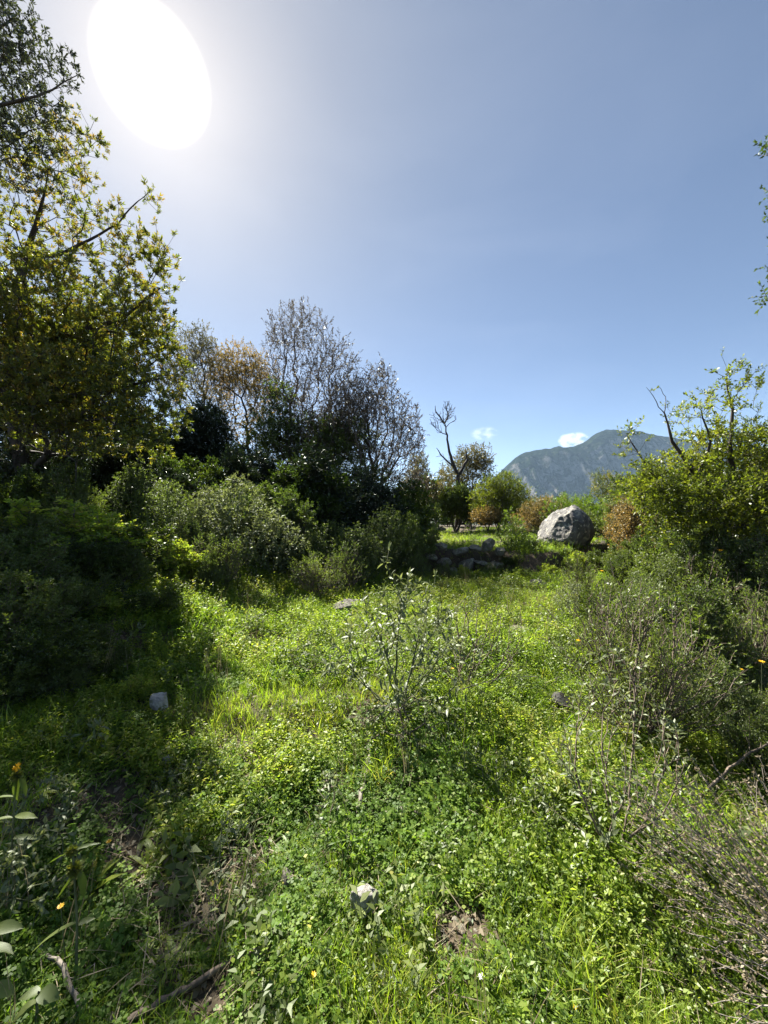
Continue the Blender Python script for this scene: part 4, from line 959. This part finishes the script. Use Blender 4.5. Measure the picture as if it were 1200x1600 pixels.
# right side, back to front
for a in [
 ('cistus', 650, 0, 24, 785, 'hazy shrub past the meadow left of the far stone heap', 0, 1.4), ('green', 735, 0, 24, 778, 'shrub past the meadow behind the foot of the dead tree', 0, 1.5),
 ('cistus', 800, 0, 23, 780, 'shrub past the meadow behind the bushy olive green tree', 1, 1.5), ('green', 840, 0, 22, 784, 'green shrub past the meadow left of the boulder top', 0, 1.5),
 ('cistus', 880, 0, 21, 780, 'shrub past the meadow right behind the boulder', 0, 1.5), ('green', 1000, 0, 20, 770, 'shrub past the meadow below the mountain foot at right', 0, 1.5),
 ('cistus', 700, 0, 26, 786, 'low shrub past the meadow between the stone heap and the dead tree', 1, 1.3),
 ('green', 795, 0, 9.7, 868, 'leafy green bush covering the bank under the lime green bush', 0, 1.2), ('cistus', 835, 0, 9.9, 866, 'soft green bush on the bank left of the boulder foot', 1, 1.1),
 ('green', 870, 0, 9.9, 868, 'leafy bush against the front of the boulder foot', 0, .9), ('sage', 925, 0, 9.6, 862, 'grey green bush against the right side of the boulder foot', 1, .9),
 ('green', 725, 0, 9.0, 888, 'leafy weeds half hiding the face of the rubble wall', 1, 1.0), ('soft', 765, 0, 9.3, 878, 'thin green shrub before the right end of the rubble wall', 1, .8),

 ('cistus', 1010, 0, 12.0, 740, 'olive green background shrub below the mountain foot', 0, 1.2), ('cistus', 1090, 0, 11.0, 735, 'tall background shrub behind the right tree branches', 1, 1.2),
 ('green', 1160, 0, 10.0, 720, 'green background shrub right of the bare forked twigs', 0, 1.2), ('cistus', 960, 0, 10.8, 790, 'soft background shrub just right of the lime bush', 1, 1.1),
 ('soft', 1130, 0, 5.2, 850, 'fine leaved shrub hiding the foot of the right tree', 0, 1.1), ('cistus', 1180, 0, 4.6, 860, 'rounded bush right in front of the right tree trunk', 0, 1.0),
 ('sage', 1060, 0, 3.6, 985, 'grey green leafy shrub in the middle of the right thicket', 0, 1.0), ('soft', 1110, 0, 3.9, 950, 'feathery shrub in the right thicket behind the grey leafy one', 1, 1.1),
 ('cistus', 1150, 0, 3.2, 1030, 'dense small leaved shrub below the yellow flowers at right', 1, .9), ('twig', 1020, 0, 3.6, 930, 'grey twiggy shrub behind the big half bare one', 0, .9),
 ('twig', 1060, 0, 2.9, 985, 'tall tangle of grey brown stems in the middle of the right foreground', 0, .8), ('soft', 1130, 0, 2.6, 1030, 'tall narrow leaved stems at right above the bare branch', 0, .8),
 ('twig', 1190, 0, 3.3, 930, 'tall grey stems at the right edge behind the yellow flowers', 0, .9), ('cistus', 1100, 0, 3.3, 940, 'olive scrub in the middle of the right thicket', 0, 1.0),
 ('twig', 940, 0, 3.7, 925, 'tall twiggy scrub at the left front of the right thicket', 0, .8), ('cistus', 1200, 0, 2.2, 1130, 'olive scrub at the right edge over the dry shrub', 1, .9),
 ('soft', 1050, 0, 5.2, 865, 'tall narrow leaved scrub below the reddish shrub', 0, .9), ('cistus', 1120, 0, 5.0, 845, 'bright olive scrub under the right tree', 0, 1.0),
 ('twig', 1000, 0, 2.6, 1000, 'fine grey stems rising behind the slender leafy shrub', 1, .8), ('soft', 1010, 0, 4.3, 905, 'feathery olive scrub behind the fine grey stems', 1, .9),
 ('green', 1000, 0, 4.6, 930, 'fresh green shrub behind the big half bare one', 0, .9), ('green', 1100, 0, 4.2, 935, 'fresh green shrub among the grey twigs of the right thicket', 0, 1.0),
 ('soft', 1170, 0, 3.7, 960, 'feathery green shrub at right behind the yellow flowers', 0, .9), ('green', 940, 0, 5.2, 925, 'fresh green shrub at the left end of the right thicket', 0, .9),
 ('cistus', 1000, 0, 6.6, 850, 'soft green shrub under the reddish brown shrub', 0, .9), ('green', 1080, 0, 6.4, 835, 'green shrub below the right tree crown', 0, 1.1),
 ('green', 1140, 0, 3.3, 1060, 'leafy green shrub below the feathery one at right', 0, .9), ('green', 990, 0, 3.1, 1080, 'leafy green clump inside the big half bare shrub', 1, .8),

 ('orange', 1000, 0, 9.5, 790, 'orange and green shrub left of the right hand tree', 0, 1.1), ('orange', 1020, 0, 7.8, 850, 'reddish brown shrub below the orange and green one', 0, .6),
 ('cistus', 1060, 0, 8.4, 790, 'green shrub right of the orange shrubs', 0, 1.1), ('cistus', 1110, 0, 6.0, 800, 'rounded green shrub in front of the right tree trunk', 0, .85),
 ('cistus', 1060, 0, 5.8, 845, 'rounded fine leaved shrub left of the right tree trunk', 1, .9), ('dark', 1200, 0, 6.6, 800, 'dark shrub behind the right tree trunk', 0, 1.0),
 ('soft', 1215, 0, 4.9, 880, 'feathery green shrub at the right edge below the trunk', 0, .8), ('twig', 1110, 0, 4.7, 870, 'grey twiggy bush with dark stems in front of the right tree', 0, 1.0),
 ('twig', 1165, 0, 4.2, 925, 'tangle of grey twigs at the right edge', 1, 1.1), ('cistus', 985, 0, 8.3, 850, 'small fresh green shrub right of the boulder', 1, 1.0),
 ('green', 900, 0, 9.3, 868, 'weedy green shrub at the foot of the boulder', 1, 1.3), ('green', 945, 0, 9.0, 862, 'weedy green shrub right of the boulder foot', 0, 1.1),
 ('green', 860, 0, 9.0, 885, 'low green shrub under the left side of the boulder', 1, 1.3), ('twig', 905, 0, 6.9, 865, 'bare grey twiggy bush in front of the boulder', 0, .8),
 ('soft', 1000, 0, 5.6, 890, 'soft green shrub behind the right hand twiggy shrubs', 0, 1.0), ('soft', 1065, 0, 4.4, 930, 'narrow leaved green shrub in the right thicket', 1, 1.0),
 ('sage', 1130, 0, 3.6, 985, 'grey green shrub under the yellow flower at right', 1, .9), ('sage', 1195, 0, 3.1, 1040, 'large leaved grey green shrub at the right edge', 0, .8),
 ('soft', 950, 0, 6.6, 900, 'green shrub with round seed heads in the right thicket', 1, .8), ('green', 1050, 0, 3.4, 1060, 'bright leafy undergrowth in the shade of the right thicket', 0, 1.0),
 ('green', 1120, 0, 3.0, 1130, 'shaded leafy shrub at the right below the thicket', 0, 1.0), ('twig', 1240, 0, 2.6, 1080, 'tangled grey shrub cut by the right edge', 1, .9),
 ('twig', 1160, 0, 2.5, 1165, 'low tangle of grey twigs above the bare diagonal branch', 1, .8), ('green', 770, 0, 9.2, 905, 'weedy shrub at the right foot of the rubble wall', 1, 1.2),
 ('green', 820, 0, 8.6, 905, 'weedy shrub in the grass below the lime bush', 0, .9), ('soft', 655, 0, 8.6, 862, 'thin green shrub left of the rubble wall', 1, .8), ('twig', 700, 0, 8.7, 880, 'dry twiggy bush hanging before the rubble wall', 1, .8),
 ('sage', 1010, 0, 2.75, 1060, 'grey green leafy shrub under the big half bare one', 1, .9), ('soft', 1080, 0, 2.9, 1050, 'narrow leaved shrub right of the grey green leafy one', 1, .9),
 ('cistus', 1170, 0, 2.6, 1090, 'small leaved bush at the right edge above the bare branch', 1, .8), ('green', 1040, 0, 2.3, 1190, 'low leafy clump left of the bare diagonal branch', 1, .9),
 ('soft', 930, 0, 4.4, 960, 'narrow leaved shrub at the left end of the right thicket', 1, .7), ('sage', 895, 0, 5.6, 905, 'thin grey green shrub between the boulder and the right thicket', 1, .8),
 ('cistus', 975, 0, 6.8, 875, 'small leaved shrub behind the left end of the right thicket', 0, .9), ('green', 925, 0, 3.9, 1020, 'leafy undergrowth left of the big half bare shrub', 1, 1.0),
 ('sage', 715, 0, 8.5, 895, 'small sage shrub before the rubble wall', 1, .6), ('green', 745, 0, 8.9, 893, 'low weeds covering the middle of the rubble wall foot', 1, 1.0),
 ('twig', 690, 0, 7.4, 905, 'grey twiggy shrub in the grass in front of the wall', 1, .8), ('twig', 1085, 0, 5.0, 900, 'grey dead twigs in the middle of the right thicket', 0, .8),
 ('cistus', 1290, 0, 6.4, 760, 'tall green shrub beyond the right edge', 0, 1.1)]:
    shrub(*a)

# ================================================================== INDIVIDUAL FOREGROUND PLANTS
# central grey green shrub with tall leafy stems
g = G(622, 1112)
tips = np.concatenate([fan_tips(g, 125, .60, .50, .35, 1.08, (.08, 0)), np.array([P(608, 858, 3.0), P(600, 880, 2.95), P(615, 905, 2.9), P(560, 960, 2.7), P(575, 930, 2.8), P(640, 930, 3.0), P(680, 900, 3.2), P(720, 920, 3.3),
        P(700, 960, 3.0), P(590, 1000, 2.7), P(548, 985, 2.8), P(655, 985, 3.1), P(750, 935, 3.4), P(625, 960, 2.9), P(600, 925, 3.0)])])
parts, _ = stemmy(g, tips, bf=.85, seg=.07, r0=.0021, leaf=(.10, .026), lm='sage', start=.38, prob=.9, drop=.6, origin=g, rootspread=.02, lseg=3, jit=.08, e=2.0)
thing('central_shrub', parts, 'grey green shrub with upright leafy stems in the middle of the clearing', 'shrub', g)
g = G(725, 1075)
parts, _ = stemmy(g, fan_tips(g, 120, .52, .42, .25, .9, (.10, 0)), bf=.75, seg=.06, r0=.0020, leaf=(.045, .015), lm='cistus', sm='twig', start=.35, prob=.6, origin=g, lseg=1, jit=.12, e=1.9)
thing('twiggy_shrub', parts, 'half bare twiggy shrub just right of the central shrub', 'shrub', g)
g = G(790, 1050)
parts, _ = stemmy(g, fan_tips(g, 26, .35, .3, .35, .7), bf=.75, seg=.06, r0=.0018, leaf=(.035, .012), lm='cistus', sm='twig', start=.5, prob=.25, origin=g, lseg=1, jit=.1)
thing('twiggy_shrub', parts, 'thin almost leafless shrub in sunny grass right of the long bare twig', 'shrub', g)
g = G(640, 1150)
parts, _ = stemmy(g, fan_tips(g, 140, .42, .32, .05, .30), bf=.35, seg=.05, r0=.0018, leaf=(.038, .017), lm='sage', sm='twig', start=.25, prob=.7, origin=g, lseg=1, jit=.2)
thing('twig_tangle', parts, 'low tangle of dry twigs at the foot of the central shrub', 'shrub', g)
def stick(name, pts, rads, mat, label, cat='branch', twigs=0, spread=.1, tip=.0015):
    s_ = Skel(); s_.poly(pts, rads, None, 4, .004)
    if twigs:
        c = s_.p[rng.integers(s_.n//3, s_.n, twigs)]+rng.normal(0, spread, (twigs, 3))*[1, 1, .5]+[0, 0, spread*.2]; s_.grow(c, .1, .05, .3, .08)
    s_.radii(tip, 2.2); mb = MB(); s_.tubes(mb); o = link(name, mb.mesh(name, M[mat], True, pts[0]), None, pts[0]); return tag(o, label, cat)
stick('bare_twig', [P(712, 1080, 3.0), P(750, 1068, 3.0), P(795, 1056, 3.0), P(843, 1058, 3.0)], [.005, .004, .0035, .002], 'deadwood', 'long bare twig pointing right from the half bare shrub', twigs=6, spread=.05)
stick('bare_twig', [P(612, 1152, 2.65), P(600, 1125, 2.65), P(612, 1110, 2.65), P(640, 1112, 2.7), P(662, 1118, 2.7)], [.005, .0045, .004, .0035, .002], 'twig', 'hooked dry twig arching at the foot of the central shrub')
stick('bare_twig', [P(618, 1158, 2.6), P(665, 1150, 2.6), P(720, 1135, 2.7), P(745, 1128, 2.7)], [.005, .004, .003, .002], 'deadwood', 'pale dry twig lying low across the twig tangle', twigs=5, spread=.05)
def gstick(pxs, h, rads, mat, label, twigs=0, spread=.05, name='fallen_stick'):
    stick(name, [G(a, b_)+[0, 0, h] for a, b_ in pxs], rads, mat, label, 'branch', twigs, spread)
gstick([(574, 1150), (576, 1190), (572, 1220), (563, 1250), (560, 1285)], .035, [.010, .013, .014, .015, .012], 'deadwood', 'bleached dead stick standing out in grass below the central shrub', 4, .05)
gstick([(600, 1283), (625, 1275), (655, 1282), (680, 1284)], .035, [.012, .013, .011, .008], 'deadwood', 'short weathered stick lying across the grass right of the bleached stick', 3, .05)
gstick([(205, 1610), (265, 1580), (320, 1545), (375, 1510), (420, 1492)], .03, [.010, .011, .010, .009, .006], 'twig', 'brown fallen branch in the shade at the bottom left', 5, .05, 'fallen_branch')
gstick([(60, 1500), (100, 1540), (125, 1600)], .05, [.006, .008, .008], 'deadwood', 'thin dry stick in the bottom left corner', 5, .05)
gstick([(925, 1490), (945, 1530), (985, 1590)], .05, [.003, .004, .003], 'deadwood', 'straight pale straw like stick at the bottom right')
stick('bare_branch', [G(1010, 1300)+[0, 0, .02], P(1050, 1270, 2.0), P(1085, 1255, 2.0), P(1125, 1215, 2.05), P(1160, 1185, 2.1), P(1215, 1150, 2.15)], [.012, .010, .009, .008, .007, .006], 'twig', 'bare brown branch slanting up to the right edge', twigs=18, spread=.10)
# small dark twiggy plants in the grass
for (px, py, h, r_, n_, lab, lm, pr) in [
  (478, 1062, .42, .20, 34, 'small dark twiggy plant in the sunny grass left of centre', 'cistus', .35), (515, 1300, .30, .09, 22, 'small dark upright plant just left of the bleached stick', 'sage', .2),
  (365, 1390, .34, .12, 22, 'thin upright leafy plant in half shade at lower left', 'sage', .7), (500, 1010, .34, .16, 26, 'low fine shrub behind the small dark twiggy plant', 'cistus', .6),
  (400, 985, .22, .16, 26, 'small grey leaved plant on the sunny slope left', 'sage', .8), (330, 905, .3, .22, 26, 'grey leaved plant with pale tips at the upper end of the sunny slope', 'sage', .8),
  (445, 1130, .14, .18, 30, 'dark green low plant in the middle of the sunny slope', 'green', .9), (520, 1120, .16, .2, 34, 'dark leafy clump left of the twig tangle', 'green', .9),
  (845, 1290, .16, .2, 40, 'dark green clump in grass left of the slender shrub', 'green', .9), (760, 1235, .2, .22, 40, 'shaded leafy clump right of the twig tangle', 'green', .9),
  (540, 1350, .15, .14, 44, 'bluish green leafy clump just above the white stone', 'clover', .95), (290, 1245, .16, .2, 34, 'grey green clump in half shade below the small whitish stone', 'sage', .9),
  (880, 1040, .3, .22, 40, 'dark green clump above the black stone', 'green', .8), (700, 1010, .35, .2, 40, 'fine green plant behind the half bare shrub', 'cistus', .6)]:
    g = G(px, py)
    parts, _ = stemmy(g, fan_tips(g, n_, r_, r_, h*.4, h), bf=.5, seg=.035, r0=.0015, leaf=(.045, .016), lm=lm, sm='twig' if pr < .5 else 'greenstem', start=.2, prob=pr, origin=g, lseg=2, jit=.08, rootspread=.015)
    thing('small_plant', parts, lab, 'plant', g)
# pale large leaved plants in shade
for (px, py, h, n_, lab) in [(182, 935, .22, 5, 'pale leaved plant with spreading leaves in the left shade'), (258, 965, .2, 6, 'pale large leaved plant at the edge of the left shade'), (205, 1000, .15, 4, 'small pale leaved sprig below the spreading leaved plant'), (140, 1180, .2, 8, 'pale tipped sprig over the black hollow at left'), (395, 905, .25, 8, 'pale leaved sprig by the front of the bank shrubs')]:
    g = G(px, py); parts, _ = stemmy(g, fan_tips(g, n_, .12, .1, h*.6, h), bf=.8, seg=.07, r0=.002, leaf=(.085, .022), lm='sage', start=.3, prob=1, origin=g, lseg=3, drop=.8, lscale=(.7, 1.2))
    thing('pale_leaved_plant', parts, lab, 'plant', g)
# slender shrub, right foreground
g = G(968, 1335)
tips = np.concatenate([fan_tips(g, 90, .32, .28, .35, .95), np.array([P(905, 1100, 1.8), P(935, 1050, 1.85), P(960, 1020, 1.9), P(985, 1040, 1.9), P(1010, 1080, 1.9), P(890, 1180, 1.75)])])
parts, _ = stemmy(g, tips, bf=.85, seg=.045, r0=.0017, leaf=(.050, .016), lm='sage', sm='twig', start=.2, prob=.85, origin=g, lseg=2, jit=.07)
thing('slender_shrub', parts, 'slender leafy shrub with thin stems at the right foreground', 'shrub', g)
# twiggy shrub behind it, base near (1000, 1150)
g = G(1003, 1150)
parts, _ = stemmy(g, np.concatenate([fan_tips(g, 240, .62, .5, .35, 1.15), fan_tips(g, 40, .6, .4, .7, 1.25, (-.25, 0))]), bf=.85, seg=.055, r0=.0019, leaf=(.050, .016), lm='cistus', sm='twig', start=.35, prob=.42, origin=g, lseg=2, jit=.1, e=2.0)
thing('twiggy_shrub', parts, 'big half bare shrub of criss crossing grey stems at right of centre', 'shrub', g)
# dry twig mass, bottom right
g = np.array([1.62, 1.22, gz(1.62, 1.22)])
tips = g+np.stack([rng.uniform(-.68, .3, 1300), rng.uniform(-.25, .45, 1300), rng.uniform(.10, .55, 1300)], -1)
parts, _ = stemmy(g, tips, bf=.9, seg=.03, r0=.0010, leaf=(.018, .008), lm='dry', sm='deadwood', start=.2, prob=.8, every=1, origin=g, lseg=1, jit=.05, rootspread=.12, e=2.5, drop=0)
thing('dry_shrub', parts, 'dry leafless grey brown shrub filling the bottom right corner', 'shrub', g)
# Jerusalem sage like plants, bottom left
def whorl_plant(pts, heads, leaves, label, bloom=None):
    s_ = Skel(); s_.poly(pts, [.006]+[.004]*(len(pts)-1), None, 3); s_.radii(.003); st_ = MB(); s_.tubes(st_)
    e = thing('whorled_plant', [('stem', st_.mesh('stem', M['greenstem'], True, pts[0]))], label, 'plant', pts[0])
    for (c, r_) in heads:
        hb = MB(); add_head(hb, c, r_, 170, .45); link('flower_head', hb.mesh('flower_head', M['whorl'], False, pts[0]), e)
    if bloom is not None:
        hb = MB(); add_head(hb, bloom[0], bloom[1], 30, .5); link('petals', hb.mesh('petals', M['yellow'], False, pts[0]), e)
    for (c, d, Ln, W, bend, roll) in leaves:
        lb = MB(); V, Q = place_leaf(leaf_tpl(Ln, W, 8, bend, .22), c, d, roll); V = V+rng.normal(0, .0006, V.shape); lb.add(V, Q, None, rng.uniform(.45, .7)); link('leaf', lb.mesh('leaf', M['cistus'], True, pts[0]), e)
    return e
D = 1.25; g = G(125, 1500); g = np.array([P(118, 1480, D)[0], D, gz(P(118, 1480, D)[0], D)])
whorl_plant([g, P(120, 1440, D), P(116, 1370, D), P(113, 1325, D)], [(P(117, 1358, D), .017), (P(112, 1330, D), .012)],
  [(P(112, 1368, D), np.array([-.3, -.1, -1]), .085, .034, -.5, .3), (P(122, 1366, D), np.array([.35, .1, -1]), .085, .034, .3, .2), (P(110, 1332, D), np.array([-1, .1, -.35]), .085, .013, .3, .5),
   (P(116, 1328, D), np.array([1, .2, .35]), .075, .013, .5, .3), (P(118, 1442, D), np.array([-1, -.3, -.15]), .125, .032, .5, .3), (P(120, 1445, D), np.array([.8, .3, .2]), .05, .02, .4, .2)],
  'grey green plant with two ball shaped olive flower heads at the bottom left')
D = 1.5; x0 = P(25, 1400, D)[0]; g = np.array([x0, D, gz(x0, D)])
whorl_plant([g, P(18, 1330, D), P(22, 1260, D), P(27, 1205, D)], [(P(26, 1212, D), .014)],
  [(P(27, 1214, D), np.array([-.1, 0, -1]), .09, .030, .2, .2), (P(30, 1216, D), np.array([.4, .1, -1]), .08, .028, .2, .2), (P(20, 1245, D), np.array([-1, 0, .1]), .10, .03, .4, .4), (P(24, 1275, D), np.array([1, -.2, .3]), .10, .026, .5, .3),
   (P(20, 1278, D), np.array([-1, -.2, .2]), .10, .03, .5, .3), (P(18, 1310, D), np.array([1, .1, .2]), .10, .024, .7, .2), (P(16, 1340, D), np.array([-.8, -.3, .1]), .09, .03, .7, .2)],
  'grey green plant with an orange yellow flower head at the left edge', (P(27, 1199, D), .011))
D = 1.1; x0 = P(-25, 1560, D)[0]; g = np.array([x0, D, gz(x0, D)])
whorl_plant([g, P(-15, 1500, D), P(-12, 1440, D)], [(P(-14, 1440, D), .012)], [(P(-14, 1452, D), np.array([1, .1, .1]), .085, .032, .4, .3), (P(-16, 1478, D), np.array([1, -.1, .15]), .08, .028, .5, -.2), (P(-16, 1545, D), np.array([.8, .1, -.1]), .07, .04, .6, .2)],
  'plant outside the left edge with two broad pale leaves reaching in')
D = 1.12; x0 = P(55, 1590, D)[0]; g = np.array([x0, D, gz(x0, D)])
whorl_plant([g, P(58, 1562, D), P(60, 1550, D)], [], [(P(62, 1552, D), np.array([-.9, -.1, .2]), .055, .04, .6, .2), (P(60, 1552, D), np.array([.9, -.1, .15]), .065, .042, .8, .2), (P(58, 1565, D), np.array([-.6, -.4, -.05]), .06, .04, .6, .2)],
  'low sprout with round broad leaves in the bottom left corner')
for (px, py, h, lab) in [(60, 1330, .32, 'curled grey leaved shrub between the two whorled plants'), (75, 1225, .30, 'downy pale shrub right of the orange yellow flower head'), (10, 1380, .3, 'curled grey leaved shrub at the left edge')]:
    g = G(px, py+90); parts, _ = stemmy(g, fan_tips(g, 34, .16, .14, h*.5, h), bf=.6, seg=.04, r0=.0015, leaf=(.045, .016), lm='sage', start=.3, prob=.9, origin=g, lseg=3, drop=1.0)
    thing('sage_plant', parts, lab, 'plant', g)
for (px, py, lab) in [(1065, 1330, 'single broad bright green leaf standing in the dry shrub at lower right'), (1165, 1290, 'broad green leaf shoot at the right edge above the dry shrub')]:
    g = G(px, py+40); lb = MB()
    for q in range(3):
        a = rng.uniform(0, 6.28); V, Q = place_leaf(leaf_tpl(.11, .045, 6, .7, .25), g+[0, 0, .02], [math.cos(a)*.4, math.sin(a)*.4, 1], 0); lb.add(V, Q, None, .6)
    o = link('leaf_shoot', lb.mesh('leaf_shoot', M['weed'], True, g), None, g); tag(o, lab, 'plant')

# flowers
def flower(px, py, h, r_, mat, label, petals=9, D=None):
    if D is None:
        for k in range(3): g = G(px, py+ (h*FPX/ max(.8, (G(px, py)[1] if k == 0 else g[1]))))
        D = g[1]
    top = P(px, py, D); g = np.array([top[0]+.01, D+.01, gz(top[0], D)]); top[2] = max(top[2], g[2]+.04)
    st_ = MB(); V, Q = tube(g, top, .0018, .0014, 4); st_.add(V, Q)
    e = thing('yellow_flower' if mat == 'yellow' else 'white_flower', [('stem', st_.mesh('stem', M['greenstem'], True, g))], label, 'flower', g)
    pb = MB()
    for k in range(petals):
        a = k*2*math.pi/petals; V, Q = place_leaf(leaf_tpl(r_, r_*.62, 2, .2, .15), top, [math.cos(a), math.sin(a)*.9-.2, .35], 0); pb.add(V, Q, None, .5)
    add_head(pb, top+[0, 0, .001], r_*.35, 14, .3)
    link('petals', pb.mesh('petals', M[mat], False, g), e)
for a in [(95, 1416, .12, .011, 'yellow', 'yellow flower under the two ball shaped heads at lower left', 9, 1.27), (170, 1315, .10, .012, 'yellow', 'yellow flower on a thin stem in the shaded grass at left'),
          (340, 1208, .06, .010, 'yellow', 'yellow flower on the grey green clump in the sun'), (490, 1523, .05, .010, 'yellow', 'tiny yellow flower low in clover left of bottom centre'),
          (948, 1527, .05, .012, 'yellow', 'yellow flower beside the pale straw like stick'), (899, 1573, .05, .010, 'yellow', 'yellow flower touching the brown stone at bottom right'),
          (884, 1224, .06, .013, 'yellow', 'orange yellow flower in grass left of the slender shrub'), (904, 1001, .5, .020, 'yellow', 'yellow flower on top of the half bare right shrub', 9, 3.0),
          (1190, 1034, .5, .020, 'yellow', 'yellow flower standing at the right edge', 9, 2.6), (1158, 1046, .5, .014, 'yellow', 'smaller dull yellow flower left of the right edge flower', 9, 2.6),
          (707, 1045, .3, .016, 'yellow', 'yellow flower beside the half bare shrub in the clearing', 9, 3.0), (940, 892, .6, .03, 'yellow', 'yellow flower high in the weeds right of the boulder', 9, 6.0),
          (1125, 860, .6, .03, 'yellow', 'yellow flower among the leaves of the right thicket', 9, 4.6),
          (83, 889, .6, .030, 'white', 'white petalled flower high on the shaded left bushes', 5, 4.0), (46, 925, .5, .024, 'white', 'white flower lower left of the bright one on the left bushes', 5, 3.7),
          (950, 912, .6, .04, 'white', 'white flower among the weeds right of the boulder', 5, 6.2), (751, 1526, .05, .012, 'white', 'small white flower in grass at the bottom right of centre', 6),
          (772, 1249, .05, .013, 'white', 'small white flower in grass below the shaded leafy clump', 6), (846, 1335, .05, .012, 'white', 'tiny white flower in grass left of the dry shrub', 6)]:
    flower(*a)

# ================================================================== HAZE
m, N, L = newmat('air')
v = N.new('ShaderNodeVolumePrincipled'); v.inputs['Color'].default_value = (.50, .73, 1, 1); v.inputs['Density'].default_value = 0.58e-4; v.inputs['Anisotropy'].default_value = .0
o = N.new('ShaderNodeOutputMaterial'); L.new(v.outputs[0], o.inputs['Volume'])
x0, x1, y0, y1, z0, z1 = -5400, 7900, -5400, 5300, -260, 800
V = [(x, y, z) for x in (x0, x1) for y in (y0, y1) for z in (z0, z1)]
me = bpy.data.meshes.new('haze'); me.from_pydata(V, [], [(0,1,3,2),(4,6,7,5),(0,4,5,1),(2,3,7,6),(0,2,6,4),(1,5,7,3)]); me.materials.append(m)
tag(link('haze', me), 'thin pale blue air haze over the whole valley', 'haze', None, 'stuff')
